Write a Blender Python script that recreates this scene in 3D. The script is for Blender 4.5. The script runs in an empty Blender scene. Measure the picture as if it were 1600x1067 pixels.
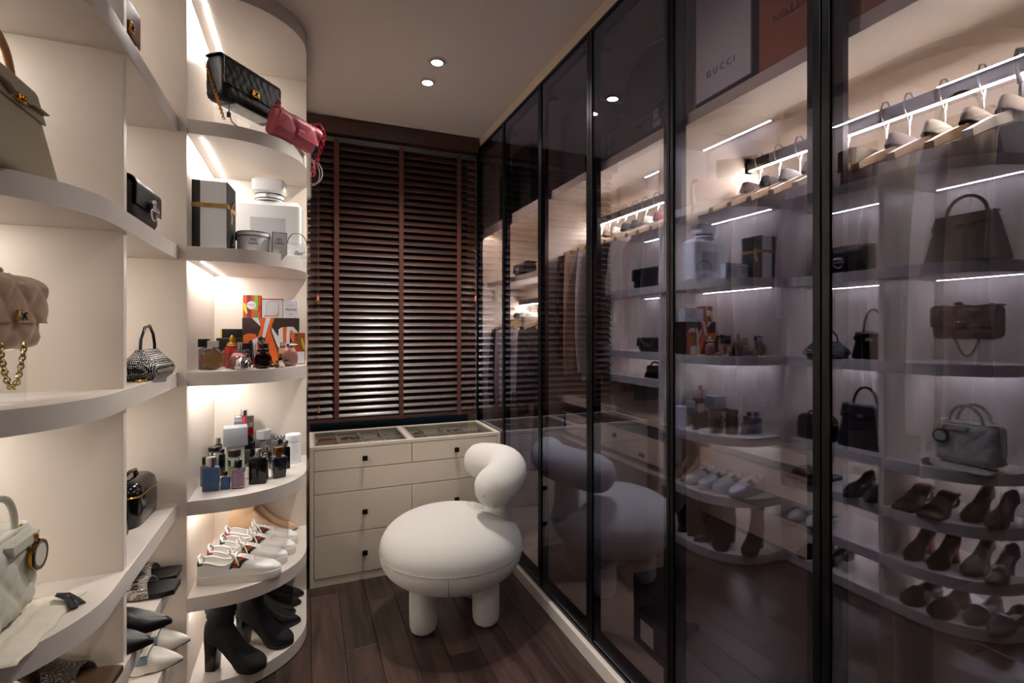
import bpy, bmesh, math, random
import numpy as np
from mathutils import Vector, Matrix
PI = math.pi
random.seed(7)
SC = bpy.context.scene
COL = SC.collection
# ------------------------------------------------------------------ camera
F, YAW, VH, EYE = 782.26, math.radians(22.314), 516.7, 1.2
cam = bpy.data.cameras.new('camera'); cam.sensor_width = 36; cam.lens = F / 1600 * 36
cam.shift_y = -(533.5 - VH) / 1600; cam.clip_start = .02
co = bpy.data.objects.new('camera', cam); COL.objects.link(co)
co.location = (0, 0, EYE); co.rotation_euler = (PI / 2, 0, -YAW); SC.camera = co
# ------------------------------------------------------------------ world, exposure
w = bpy.data.worlds.new('night'); SC.world = w; w.use_nodes = True
w.node_tree.nodes['Background'].inputs[0].default_value = (.02, .03, .06, 1)
w.node_tree.nodes['Background'].inputs[1].default_value = .03
SC.view_settings.view_transform = 'Standard'; SC.view_settings.look = 'None'
SC.view_settings.gamma = 1; SC.view_settings.use_curve_mapping = False
SC.view_settings.exposure = 1.05
SC.cycles.use_denoising = True; SC.cycles.max_bounces = 14; SC.cycles.transparent_max_bounces = 24
SC.cycles.transmission_bounces = 10; SC.cycles.sample_clamp_indirect = 6
LED_SHELF, LED_SHOE, LED_ROD, SPOT_W = 80.0, 48.0, 165.0, 29.0
ST, CT = math.sin(YAW), math.cos(YAW)
def spot(u, v, z):            # where the sight line of a photo pixel meets the height z
    d = (EYE - z) * F / (v - VH); k = (u - 800) / F
    return d * (k * CT + ST), d * (CT - k * ST)
def x_at(u, Y):
    k = (u - 800) / F; return Y * (ST + k * CT) / (CT - k * ST)
def y_at(u, X):
    k = (u - 800) / F; return X * (CT - k * ST) / (k * CT + ST)
def dist(X, Y): return X * ST + Y * CT
def z_at(v, X, Y): return EYE + (VH - v) * dist(X, Y) / F
# ------------------------------------------------------------------ materials
def rgb(h):
    h = h.lstrip('#'); c = [int(h[i:i + 2], 16) / 255 for i in (0, 2, 4)]
    return tuple(x / 12.92 if x <= .04045 else ((x + .055) / 1.055) ** 2.4 for x in c) + (1,)
MATS = {}
def mat(name, col='#808080', rough=.5, metal=0, bump=0, bscale=200, coat=0, var=0, vscale=8, trans=0, ior=1.45, emit=0, sheen=0, spec=None, stretch=None):
    if name in MATS: return MATS[name]
    m = bpy.data.materials.new(name); m.use_nodes = True; MATS[name] = m
    nt = m.node_tree; b = nt.nodes['Principled BSDF']
    c = rgb(col) if isinstance(col, str) else tuple(col) + (1,)
    b.inputs['Base Color'].default_value = c; b.inputs['Roughness'].default_value = rough
    b.inputs['Metallic'].default_value = metal; b.inputs['Coat Weight'].default_value = coat
    b.inputs['Coat Roughness'].default_value = .1
    b.inputs['Transmission Weight'].default_value = trans; b.inputs['IOR'].default_value = ior
    b.inputs['Sheen Weight'].default_value = sheen
    if spec is not None: b.inputs['Specular IOR Level'].default_value = spec
    if emit:
        b.inputs['Emission Color'].default_value = c; b.inputs['Emission Strength'].default_value = emit
    if var or bump:
        tc = nt.nodes.new('ShaderNodeTexCoord'); mp = nt.nodes.new('ShaderNodeMapping')
        nt.links.new(tc.outputs['Object'], mp.inputs[0])
        if stretch: mp.inputs['Scale'].default_value = stretch
    if var:
        n = nt.nodes.new('ShaderNodeTexNoise'); n.inputs['Scale'].default_value = vscale; n.inputs['Detail'].default_value = 4
        nt.links.new(mp.outputs[0], n.inputs['Vector'])
        r = nt.nodes.new('ShaderNodeValToRGB'); e = r.color_ramp.elements
        e[0].position = .3; e[1].position = .7
        e[0].color = tuple(x * (1 - var) for x in c[:3]) + (1,); e[1].color = tuple(min(1, x * (1 + var)) for x in c[:3]) + (1,)
        nt.links.new(n.outputs[0], r.inputs[0]); nt.links.new(r.outputs[0], b.inputs['Base Color'])
    if bump:
        n2 = nt.nodes.new('ShaderNodeTexNoise'); n2.inputs['Scale'].default_value = bscale; n2.inputs['Detail'].default_value = 3
        nt.links.new(mp.outputs[0], n2.inputs['Vector'])
        bp = nt.nodes.new('ShaderNodeBump'); bp.inputs['Strength'].default_value = bump; bp.inputs['Distance'].default_value = .004
        nt.links.new(n2.outputs[0], bp.inputs['Height']); nt.links.new(bp.outputs[0], b.inputs['Normal'])
    return m
def pane_mat(name, tint, refl, r0, power=5, gloss=0.0):
    """thin glass: tinted see-through with a mirror reflection that grows towards grazing angles"""
    if name in MATS: return MATS[name]
    m = bpy.data.materials.new(name); m.use_nodes = True; MATS[name] = m
    nt = m.node_tree; nt.nodes.clear(); N = nt.nodes.new; L = nt.links.new
    out = N('ShaderNodeOutputMaterial'); mix = N('ShaderNodeMixShader')
    tr = N('ShaderNodeBsdfTransparent'); tr.inputs[0].default_value = tuple(tint) + (1,)
    gl = N('ShaderNodeBsdfGlossy'); gl.inputs[0].default_value = tuple(refl) + (1,); gl.inputs['Roughness'].default_value = gloss
    lw = N('ShaderNodeLayerWeight'); lw.inputs[0].default_value = .5
    p = N('ShaderNodeMath'); p.operation = 'POWER'; p.inputs[1].default_value = power
    ma = N('ShaderNodeMath'); ma.operation = 'MULTIPLY_ADD'; ma.inputs[1].default_value = 1 - r0; ma.inputs[2].default_value = r0
    L(lw.outputs['Facing'], p.inputs[0]); L(p.outputs[0], ma.inputs[0]); L(ma.outputs[0], mix.inputs[0])
    L(tr.outputs[0], mix.inputs[1]); L(gl.outputs[0], mix.inputs[2]); L(mix.outputs[0], out.inputs[0])
    return m
def emit_mat(name, col, s):
    m = bpy.data.materials.new(name); m.use_nodes = True; nt = m.node_tree; nt.nodes.clear()
    e = nt.nodes.new('ShaderNodeEmission'); e.inputs[0].default_value = tuple(col) + (1,); e.inputs[1].default_value = s
    o = nt.nodes.new('ShaderNodeOutputMaterial'); nt.links.new(e.outputs[0], o.inputs[0]); MATS[name] = m; return m
def wood_mat(name, dark, light, rough, axis, scale, coat=0, rnd=True):
    m = bpy.data.materials.new(name); m.use_nodes = True; MATS[name] = m
    nt = m.node_tree; b = nt.nodes['Principled BSDF']; N = nt.nodes.new; L = nt.links.new
    tc = N('ShaderNodeTexCoord'); oi = N('ShaderNodeObjectInfo'); ad = N('ShaderNodeVectorMath'); ad.operation = 'MULTIPLY_ADD'
    ad.inputs[1].default_value = (1, 1, 1)
    sc_ = N('ShaderNodeVectorMath'); sc_.operation = 'SCALE'; sc_.inputs[0].default_value = (7, 13, 5)
    L(oi.outputs['Random'], sc_.inputs['Scale']); L(tc.outputs['Object'], ad.inputs[0]); L(sc_.outputs[0], ad.inputs[2])
    mp = N('ShaderNodeMapping'); s = [scale] * 3; s[axis] = scale * .07; mp.inputs['Scale'].default_value = s
    L(ad.outputs[0], mp.inputs[0])
    n = N('ShaderNodeTexNoise'); n.inputs['Scale'].default_value = 1; n.inputs['Detail'].default_value = 8; n.inputs['Roughness'].default_value = .65; n.inputs['Distortion'].default_value = .6
    L(mp.outputs[0], n.inputs['Vector'])
    r = N('ShaderNodeValToRGB'); r.color_ramp.elements[0].position = .3; r.color_ramp.elements[1].position = .72
    r.color_ramp.elements[0].color = rgb(dark); r.color_ramp.elements[1].color = rgb(light)
    L(n.outputs[0], r.inputs[0])
    hs = N('ShaderNodeHueSaturation'); mr = N('ShaderNodeMapRange'); mr.inputs[3].default_value = .6 if rnd else .85; mr.inputs[4].default_value = 1.35 if rnd else 1.15
    L(oi.outputs['Random'], mr.inputs[0]); L(mr.outputs[0], hs.inputs['Value']); L(r.outputs[0], hs.inputs['Color'])
    L(hs.outputs[0], b.inputs['Base Color']); b.inputs['Roughness'].default_value = rough
    b.inputs['Coat Weight'].default_value = coat; b.inputs['Coat Roughness'].default_value = .22
    bp = N('ShaderNodeBump'); bp.inputs['Strength'].default_value = .12; bp.inputs['Distance'].default_value = .002
    L(n.outputs[0], bp.inputs['Height']); L(bp.outputs[0], b.inputs['Normal'])
    return m
def check_mat(name, c1, c2, scale, rough=.8):
    m = bpy.data.materials.new(name); m.use_nodes = True; MATS[name] = m
    nt = m.node_tree; b = nt.nodes['Principled BSDF']; N = nt.nodes.new; L = nt.links.new
    tc = N('ShaderNodeTexCoord'); ck = N('ShaderNodeTexChecker'); ck.inputs['Scale'].default_value = scale
    ck.inputs[1].default_value = rgb(c1); ck.inputs[2].default_value = rgb(c2)
    L(tc.outputs['Object'], ck.inputs[0]); L(ck.outputs[0], b.inputs['Base Color']); b.inputs['Roughness'].default_value = rough
    return m
def crystal_mat(name, base, scale, thr=.35):
    m = bpy.data.materials.new(name); m.use_nodes = True; MATS[name] = m
    nt = m.node_tree; b = nt.nodes['Principled BSDF']; N = nt.nodes.new; L = nt.links.new
    tc = N('ShaderNodeTexCoord'); v = N('ShaderNodeTexVoronoi'); v.inputs['Scale'].default_value = scale; v.inputs['Randomness'].default_value = .25
    r = N('ShaderNodeValToRGB'); r.color_ramp.elements[0].position = thr; r.color_ramp.elements[1].position = thr + .12
    r.color_ramp.elements[0].color = (.85, .83, .8, 1); r.color_ramp.elements[1].color = rgb(base)
    L(tc.outputs['Object'], v.inputs['Vector']); L(v.outputs['Distance'], r.inputs[0]); L(r.outputs[0], b.inputs['Base Color'])
    bp = N('ShaderNodeBump'); bp.inputs['Strength'].default_value = .8; bp.inputs['Distance'].default_value = .003; bp.invert = True
    L(v.outputs['Distance'], bp.inputs['Height']); L(bp.outputs[0], b.inputs['Normal'])
    b.inputs['Roughness'].default_value = .15; b.inputs['Metallic'].default_value = .35
    return m
CREAM = mat('cream_laminate', '#e3d8cc', .32, var=.02, vscale=3)
SHELFW = mat('shelf_laminate', '#cdc5be', .34)
DRESS = mat('dresser_lacquer', '#d3c8b8', .4)
PLINTH = mat('plinth_white', '#d8cfc8', .4)
WALLM = mat('wall_paint', '#cbbcae', .8, bump=.03, bscale=300)
CEILM = mat('ceiling_paint', '#cfc4bc', .85, bump=.02, bscale=300)
WARD = mat('wardrobe_laminate', '#ddd0c0', .45)
BLACKAL = mat('black_aluminium', '#0c0c0f', .28, .6)
BLACKM = mat('black_metal', '#0a0a0b', .35, .3)
GLASSD = pane_mat('smoked_glass', (.72, .685, .70), (.66, .72, 1.0), .155)
CLEAR = pane_mat('clear_glass', (.96, .97, .96), (1, 1, 1), .04)
ACRYL = pane_mat('clear_acrylic', (.95, .96, .97), (1, 1, 1), .06)
LEDM = emit_mat('led_shelf', (1, .945, .89), LED_SHELF)
LEDS = emit_mat('led_shoe', (1, .90, .80), LED_SHOE)
LEDR = emit_mat('led_rod', (1, .95, .86), LED_ROD)
LENS = emit_mat('downlight_lens', (1, .95, .88), 60)
CHROME = mat('chrome', '#d8d8dc', .08, 1)
STEEL = mat('brushed_steel', '#a8a8ac', .3, 1)
GOLD = mat('polished_gold', '#c9973f', .2, 1)
PALEGOLD = mat('pale_gold', '#c9b07a', .25, 1)
BLK = mat('black_leather', '#101014', .38, bump=.05, bscale=350)
BLKGLOSS = mat('black_patent', '#060608', .16, coat=.35, spec=.35)
BLKCAP = mat('black_plastic', '#08080a', .25)
BLKKNIT = mat('black_knit', '#0a0a0f', .8, bump=.12, bscale=500)
WHT = mat('white_paper', '#e6e6ea', .5)
WHTP = mat('white_gloss', '#eeeef0', .2)
GREY = mat('grey_card', '#8d8f97', .5)
WALNUT = wood_mat('walnut_slat', '#1a0d09', '#4c281c', .42, 0, 30, .4, rnd=False)
PLANKM = wood_mat('walnut_plank', '#1a1312', '#543e37', .33, 1, 26, .15)
TAPE = mat('ladder_tape', '#4a2417', .8, bump=.2, bscale=600)
BOUCLE = mat('white_boucle', '#dcd8d4', .95, bump=1.0, bscale=420, sheen=.3)
HWOOD = mat('hanger_wood', '#9c7a4c', .4, var=.2, vscale=20)
# ------------------------------------------------------------------ mesh helpers
def nb(): return bmesh.new()
def face(bm, vs):
    try: return bm.faces.new(vs)
    except ValueError: return None
def box(bm, x0, x1, y0, y1, z0, z1, bev=0, seg=2, M=None):
    vs = [bm.verts.new((x, y, z)) for x in (x0, x1) for y in (y0, y1) for z in (z0, z1)]
    fs = [face(bm, [vs[i] for i in q]) for q in ((0, 1, 3, 2), (4, 6, 7, 5), (0, 4, 5, 1), (2, 3, 7, 6), (0, 2, 6, 4), (1, 5, 7, 3))]
    if M is not None:
        for v in vs: v.co = M @ v.co
    if bev:
        es = list({e for f in fs for e in f.edges})
        bmesh.ops.bevel(bm, geom=es, offset=bev, segments=seg, affect='EDGES', profile=.5)
    return bm
def prism(bm, pts, z0, z1, bev=0):
    a = [bm.verts.new((x, y, z0)) for x, y in pts]; b = [bm.verts.new((x, y, z1)) for x, y in pts]
    n = len(pts); f0 = face(bm, a[::-1]); f1 = face(bm, b)
    for i in range(n): face(bm, (a[i], a[(i + 1) % n], b[(i + 1) % n], b[i]))
    if bev:
        es = [e for e in list(f1.edges) + list(f0.edges)]
        bmesh.ops.bevel(bm, geom=es, offset=bev, segments=2, affect='EDGES', profile=.5)
    return bm
def loft(bm, rings, cap0=True, cap1=True, closed=True):
    R = [[bm.verts.new(p) for p in r] for r in rings]; n = len(R[0])
    for i in range(len(R) - 1):
        for j in range(n if closed else n - 1):
            k = (j + 1) % n; face(bm, (R[i][j], R[i][k], R[i + 1][k], R[i + 1][j]))
    if cap0: face(bm, R[0][::-1])
    if cap1: face(bm, R[-1])
    return bm
def lathe(bm, prof, n=20, cx=0, cy=0, sx=1, sy=1, ax='z', c=(0, 0, 0)):
    rings = []
    for r, z in prof:
        rr = []
        for i in range(n):
            a = 2 * PI * i / n; x, y = max(r, 1e-5) * math.cos(a) * sx, max(r, 1e-5) * math.sin(a) * sy
            rr.append((cx + x, cy + y, z) if ax == 'z' else (c[0] + x, c[1] + z, c[2] + y) if ax == 'y' else (c[0] + z, c[1] + x, c[2] + y))
        rings.append(rr)
    return loft(bm, rings)
def tube(bm, pts, r, n=8, cap=True, closed=False, flat=1.0):
    pts = [Vector(p) for p in pts]; N = len(pts); rings = []; up = None
    for i, p in enumerate(pts):
        t = ((pts[(i + 1) % N] - pts[i - 1]) if closed else (pts[min(i + 1, N - 1)] - pts[max(i - 1, 0)])).normalized()
        if up is None:
            up = Vector((0, 0, 1)) if abs(t.z) < .9 else Vector((1, 0, 0))
        s = t.cross(up).normalized(); up = s.cross(t).normalized()
        rr = r[i] if isinstance(r, (list, tuple)) else r
        rings.append([p + s * (rr * math.cos(2 * PI * k / n)) + up * (rr * flat * math.sin(2 * PI * k / n)) for k in range(n)])
    if closed:
        R = [[bm.verts.new(p) for p in q] for q in rings]
        for i in range(N):
            for j in range(n): face(bm, (R[i][j], R[i][(j + 1) % n], R[(i + 1) % N][(j + 1) % n], R[(i + 1) % N][j]))
    else: loft(bm, rings, cap, cap)
    return bm
def ell(bm, c, rx, ry, rz, n=16, m=10, p=1.0):
    rings = []
    for i in range(m + 1):
        t = -PI / 2 + PI * i / m; z = math.copysign(abs(math.sin(t)) ** p, math.sin(t)); r = max(1e-4, math.cos(t) ** p)
        rings.append([(c[0] + rx * r * math.cos(2 * PI * k / n), c[1] + ry * r * math.sin(2 * PI * k / n), c[2] + rz * z) for k in range(n)])
    return loft(bm, rings)
def arc(c, rx, rz, a0=0, a1=PI, n=14, plane='xz'):
    o = []
    for i in range(n + 1):
        a = a0 + (a1 - a0) * i / n; p, q = rx * math.cos(a), rz * math.sin(a)
        o.append((c[0] + p, c[1], c[2] + q) if plane == 'xz' else (c[0], c[1] + p, c[2] + q) if plane == 'yz' else (c[0] + p, c[1] + q, c[2]))
    return o
def rrect(w, d, r, n=4, cx=0, cy=0):
    r = min(r, w / 2 - 1e-4, d / 2 - 1e-4); o = []
    for sx, sy, a0 in ((1, 1, 0), (-1, 1, PI / 2), (-1, -1, PI), (1, -1, 1.5 * PI)):
        for i in range(n + 1):
            a = a0 + PI / 2 * i / n; o.append((cx + sx * (w / 2 - r) + r * math.cos(a), cy + sy * (d / 2 - r) + r * math.sin(a)))
    return o
def loft_z(bm, secs, n=4):   # sections (z, width, depth, corner radius)
    return loft(bm, [[(x, y, z) for x, y in rrect(w_, d_, r_, n)] for z, w_, d_, r_ in secs])
def obj(name, bm, m, parent=None, ang=.34, loc=None):
    me = bpy.data.meshes.new(name)
    if isinstance(bm, bmesh.types.BMesh):
        bmesh.ops.recalc_face_normals(bm, faces=bm.faces); bm.to_mesh(me); bm.free()
    me.shade_smooth(); me.set_sharp_from_angle(angle=ang)
    me.materials.append(m)
    o = bpy.data.objects.new(name, me); COL.objects.link(o)
    if parent is not None: o.parent = parent
    if loc: o.location = loc
    return o
def thing(name, label, cat, loc=(0, 0, 0), rz=0, group=None):
    o = bpy.data.objects.new(name, None); COL.objects.link(o); o.empty_display_size = .05
    o.location = loc; o.rotation_euler = (0, 0, rz); o['label'] = label; o['category'] = cat
    if group: o['group'] = group
    return o
def tag(o, label, cat, group=None):
    o['label'] = label; o['category'] = cat
    if group: o['group'] = group
    return o
def kids(o): return [c for c in ALLKIDS.get(o.name, [])] or list(o.children)
ALLKIDS = {}
def dup(root, loc, rz=None, label=None, group=None, scale=None):
    def cp(o, par):
        c = o.copy(); COL.objects.link(c)
        if par: c.parent = par
        for ch in list(o.children): cp(ch, c)
        return c
    r = cp(root, None); r.location = loc
    if rz is not None: r.rotation_euler = (0, 0, rz)
    if label: r['label'] = label
    if group: r['group'] = group
    if scale: r.scale = scale
    return r
def struct(name, bm, m, parent=None):
    o = obj(name, bm, m, parent)
    if parent is None: o['kind'] = 'structure'
    return o
def text(s, size, m, parent, loc, rot=(PI / 2, 0, 0), name='lettering', ext=.0003, sx=1, font_space=1):
    cu = bpy.data.curves.new('t', 'FONT'); cu.body = s; cu.size = size; cu.align_x = 'CENTER'; cu.align_y = 'CENTER'
    cu.extrude = ext; cu.resolution_u = 2; cu.space_character = font_space
    t = bpy.data.objects.new('t', cu); COL.objects.link(t)
    me = bpy.data.meshes.new_from_object(t.evaluated_get(bpy.context.evaluated_depsgraph_get()))
    bpy.data.objects.remove(t); bpy.data.curves.remove(cu)
    me.name = name; me.materials.clear(); me.materials.append(m)
    o = bpy.data.objects.new(name, me); COL.objects.link(o); o.parent = parent; o.location = loc; o.rotation_euler = rot; o.scale = (sx, 1, 1)
    return o
def flat(name, pts, y, m, parent, th=.0006):
    """a flat printed patch on a face that looks towards -y: pts are (x, z)"""
    bm = nb(); a = [bm.verts.new((x, y, z)) for x, z in pts]; b = [bm.verts.new((x, y + th, z)) for x, z in pts]
    face(bm, a); face(bm, b[::-1])
    for i in range(len(pts)): face(bm, (a[i - 1], a[i], b[i], b[i - 1]))
    return obj(name, bm, m, parent)
# ------------------------------------------------------------------ room dimensions
A = .9656                                   # plane of the wardrobe doors
CEIL = 2.36; YB = 3.0; YF = -1.0; XL = -.77; XR = 1.60
YE = 2.42
# floor: boards along the room
bm = nb(); box(bm, XL, XR, YF, YB, -.04, -.004); floor = struct('floor', bm, mat('subfloor', '#0b0807', .9))
bm = nb(); PW, PL = .118, .9
box(bm, -PW / 2 + .0006, PW / 2 - .0006, -PL / 2 + .0006, PL / 2 - .0006, -.012, 0, .0012, 1)
pk = None; i = 0
xx = XL + .02
while xx + PW / 2 < A + .05:
    y = YF + [.45, .1, .72, .27, .6][i % 5] - .45
    while y - PL / 2 < 2.6:
        if y + PL / 2 > .1 or True:
            if pk is None: pk = obj('plank', bm, PLANKM, floor); o = pk
            else: o = pk.copy(); COL.objects.link(o); o.parent = floor
            o.location = (xx, y, 0)
        y += PL
    xx += PW; i += 1
bm = nb(); box(bm, XL, XR, YF, YB + .1, CEIL, CEIL + .05)
struct('ceiling', bm, CEILM)
bm = nb(); box(bm, XL - .05, XL, YF, YB, 0, CEIL); struct('wall_left', bm, WALLM)
bm = nb(); box(bm, XL, XR, YF - .05, YF, 0, CEIL); struct('wall_front', bm, WALLM)
bm = nb(); box(bm, XR, XR + .05, YF, YB, 0, CEIL); struct('wall_right', bm, WALLM)
# window wall with its opening
WX0, WX1, WZ0, WZ1 = .02, .93, .60, 2.28
bm = nb()
box(bm, XL, WX0, YB, YB + .1, 0, CEIL); box(bm, WX1, XR, YB, YB + .1, 0, CEIL)
box(bm, WX0, WX1, YB, YB + .1, 0, WZ0); box(bm, WX0, WX1, YB, YB + .1, WZ1, CEIL)
struct('wall_back', bm, WALLM)
NAVY = mat('navy_window_frame', '#1a4058', .45)
bm = nb()
box(bm, WX0, WX1, YB - .012, YB + .06, WZ0, WZ0 + .16); box(bm, WX0, WX1, YB, YB + .06, WZ1 - .05, WZ1)
box(bm, WX0, WX0 + .05, YB, YB + .06, WZ0, WZ1); box(bm, WX1 - .05, WX1, YB, YB + .06, WZ0, WZ1); box(bm, .53, .58, YB, YB + .06, WZ0, WZ1)
win = struct('window_1', bm, NAVY)
for x0, x1 in ((WX0 + .05, .53), (.58, WX1 - .05)):
    bm = nb(); box(bm, x0, x1, YB + .02, YB + .026, WZ0 + .16, WZ1 - .05)
    obj('pane', bm, pane_mat('window_glass', (.35, .38, .42), (1, 1, 1), .06), win)
# bulkhead above the wardrobe doors, white strip along the floor
bm = nb(); box(bm, A + .004, XR, YF, 2.94, 2.309, CEIL); struct('trim_1', bm, mat('bulkhead_paint', '#d2bfae', .8))
bm = nb(); box(bm, A - .022, A + .03, YF, 2.503, 0, .052, .002); struct('baseboard_right', bm, PLINTH)
# plain end panel of the wardrobe run towards the entrance
bm = nb(); box(bm, A, A + .03, YF, .25, .052, 2.309); struct('trim_2', bm, mat('side_panel', '#3a3634', .5))
# ------------------------------------------------------------------ ceiling downlights
def downlight(x, y, label, watts, tilt=(0, 0), lens=True):
    t = thing('downlight', label, 'ceiling light', (x, y, CEIL), 0, 'recessed downlights in the ceiling')
    bm = nb(); lathe(bm, [(.031, -.001), (.033, -.004), (.0415, -.004), (.0425, -.0002), (.031, -.0002)], 28); 
    obj('trim_ring', bm, mat('downlight_ring', '#cfc9c4', .3, .3), t)
    bm = nb(); lathe(bm, [(.03, -.0015), (.0255, -.006), (.024, -.006), (.0245, -.002)], 28); obj('baffle', bm, mat('downlight_baffle', '#5a524c', .4), t)
    bm = nb(); lathe(bm, [(.0005, -.0045), (.0235, -.0045), (.0235, -.003), (.0005, -.003)], 24); obj('lens', bm, LENS, t)
    l = bpy.data.lights.new('downlight_beam', 'SPOT'); l.energy = watts; l.spot_size = math.radians(128); l.spot_blend = .8; l.shadow_soft_size = .022
    l.color = (1, .93, .84)
    lo = bpy.data.objects.new('downlight_beam', l); COL.objects.link(lo); lo.parent = t; lo.location = (0, 0, -.03); lo.rotation_euler = (tilt[0], tilt[1], 0)
    return t
downlight(.5215, 2.12, 'nearer and brighter of the two ceiling downlights before the blind', SPOT_W, (.0, .0))
downlight(.522, 2.309, 'farther of the two ceiling downlights before the blind', SPOT_W * .5, (0, 0))
downlight(.52, .90, 'ceiling downlight above the near half of the room, beyond the top of the photo', SPOT_W * .35)
downlight(.52, -.3, 'unseen ceiling downlight added behind the viewer for ambient light', SPOT_W * .3)  # added lamp out of view, raises the ambient light
# ------------------------------------------------------------------ left display shelving
XB, XF, XBB = -.356, -.38, -.752
Y0, Y1, Y2 = 1.03, 1.399, 1.885
SH = [1.8825, 1.473, 1.067, .65]            # tops of the four upper shelves
SHO = [.4416, .23, .05]                     # shoe shelves of the two bays
TH = .046; TOPZ = 2.303
def arcpts(cx, cy, r, a0, a1, n=16):
    return [(cx + r * math.cos(a0 + (a1 - a0) * i / n), cy + r * math.sin(a0 + (a1 - a0) * i / n)) for i in range(n + 1)]
CORNER = [(XB + .0005, YE - .018), (XB + .0005, Y2)] + arcpts(-.27, Y2 + .27, .27, -PI / 2, 0) + [(0, YE - .018)]
BAY1 = [(XBB, Y1), (XBB, Y0)] + arcpts(-.65, Y0 + .27, .27, -PI / 2, 0) + [(XF, Y1)]
BAY2 = [(XBB, Y2), (XBB, Y1), (XF, Y1), (XF, Y2)]
def led(parent, x0, x1, y0, y1, z, m):
    bm = nb(); box(bm, x0, x1, y0, y1, z - .0012, z + .001); obj('led_strip', bm, m, parent)
def shelf_unit(label, outline, tops, xled, yl0, yl1, panels):
    t = thing('display_shelves', label, 'shelving', (0, 0, 0))
    for nm, b in panels:
        bm = nb(); box(bm, *b, .0015); obj(nm, bm, CREAM, t)
    for z in tops:
        bm = nb(); prism(bm, outline, max(z - TH, .0), z, .0015); obj('shelf', bm, SHELFW, t)
    bm = nb(); prism(bm, outline, TOPZ, CEIL - .001, .001); obj('top_board', bm, SHELFW, t)
    under = [TOPZ] + [z - TH for z in tops[:-1]]
    for z in under: led(t, xled, xled + .0065, yl0, yl1, z, LEDM if z > .62 else LEDS)
    return t
shelf_unit('rounded cream corner shelves beside the dresser with strip lights', CORNER, SH + [.338, .05], XB + .035, Y2 + .03, YE - .03,
           [('back_panel', (XB - .018, XB, Y2 + .021, YE - .018, 0, CEIL - .002)), ('end_panel', (XB - .018, 0, YE - .018, YE, 0, CEIL - .002))])
shelf_unit('straight narrow bay of cream shelves between the two rounded bays', BAY2, SH + SHO, XBB + .035, Y1 + .03, Y2 - .03,
           [('back_panel', (XBB - .016, XBB, Y1, Y2, 0, CEIL - .002)), ('side_panel', (XBB, XB, Y2, Y2 + .02, 0, CEIL - .002)), ('side_panel', (XBB, XF - .008, 1.3995, 1.4225, 0, CEIL - .003))])
shelf_unit('cream shelf bay with a rounded end nearest the viewer', BAY1, SH + SHO, XBB + .035, Y0 + .02, Y1 - .03,
           [('back_panel', (XBB - .016, XBB, Y0 - .005, Y1 - .002, 0, CEIL - .002))])
NICHE = [(XB, YB - .004), (XB, YE + .003), (-.022, YE + .003), (-.022, YB - .004)]
shelf_unit('narrow cream shelves between the corner unit and the window wall', NICHE, SH[:3] + [.9], XB + .03, YE + .03, YB - .03,
           [('back_panel', (XB - .018, XB, YE + .002, YB - .002, 0, CEIL - .002))])
# ------------------------------------------------------------------ dresser with glass-topped tray
DX0, DX1, DY0, DY1, DZ = .0133, .9616, 2.5055, 2.893, .657
t = thing('dresser', 'cream dresser with glass lid tray and square black knobs under the blind', 'dresser', (0, 0, 0))
bm = nb()
box(bm, DX0, DX0 + .018, DY0, DY1, .0, DZ, .001); box(bm, DX1 - .018, DX1, DY0, DY1, 0, DZ, .001)
box(bm, DX0 + .018, DX1 - .018, DY1 - .016, DY1, 0, DZ - .001); box(bm, DX0 + .018, DX1 - .018, DY0 + .02, DY1 - .016, .585, .60)
box(bm, DX0 + .018, DX1 - .018, DY0, DY0 + .02, .641, DZ, .001); box(bm, DX0 + .018, DX1 - .018, DY0 + .004, DY0 + .02, 0, .036)
box(bm, DX0 + .018, DX1 - .018, DY0 + .018, DY0 + .022, .036, .641)
obj('carcass', bm, DRESS, t)
mid = (DX0 + DX1) / 2
rows = [(.543, .639, 2), (.434, .540, 1), (.239, .431, 2), (.039, .236, 2)]
for z0, z1, n in rows:
    for k in range(n):
        x0, x1 = (DX0 + .02, DX1 - .02) if n == 1 else ((DX0 + .02, mid - .0012) if k == 0 else (mid + .0012, DX1 - .02))
        bm = nb(); box(bm, x0, x1, DY0 + .001, DY0 + .018, z0, z1, .0012); d = obj('drawer', bm, DRESS, t)
        if n == 2:
            bm = nb(); cx, cz = (x0 + x1) / 2, (z0 + z1) / 2 - .003
            box(bm, cx - .0125, cx + .0125, DY0 - .022, DY0 - .012, cz - .0125, cz + .0125, .004)
            lathe(bm, [(.006, -.013), (.006, .002)], 12, ax='y', c=(cx, DY0, cz)); obj('knob', bm, BLACKM, d)
bm = nb()
TZ0, TZ1 = .601, .650
for k in range(1, 8):
    x = DX0 + .02 + (DX1 - DX0 - .04) * k / 8; wv = .012 if k == 4 else .004
    box(bm, x - wv, x + wv, DY0 + .02, DY1 - .016, TZ0, TZ1 - .01 if k != 4 else TZ1 + .004)
ym = (DY0 + DY1) / 2
box(bm, DX0 + .018, DX1 - .018, ym - .004, ym + .004, TZ0, TZ1 - .01)
obj('tray_dividers', bm, mat('tray_felt', '#b5aaa2', .8), t)
for x0, x1 in ((DX0 + .0185, mid - .0125), (mid + .0125, DX1 - .0185)):
    bm = nb(); box(bm, x0, x1, DY0 + .0205, DY1 - .0165, .648, .653)
    g = obj('glass_lid', bm, pane_mat('tray_glass', (.93, .94, .93), (1, 1, 1), .05), t)
    bm = nb()
    for b in ((x0, x1, DY0 + .0205, DY0 + .028), (x0, x1, DY1 - .026, DY1 - .0165), (x0, x0 + .008, DY0 + .028, DY1 - .026), (x1 - .008, x1, DY0 + .028, DY1 - .026)): box(bm, *b, .6535, .656)
    obj('lid_frame', bm, mat('lid_frame', '#b9b4ac', .35, .3), g)
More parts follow.
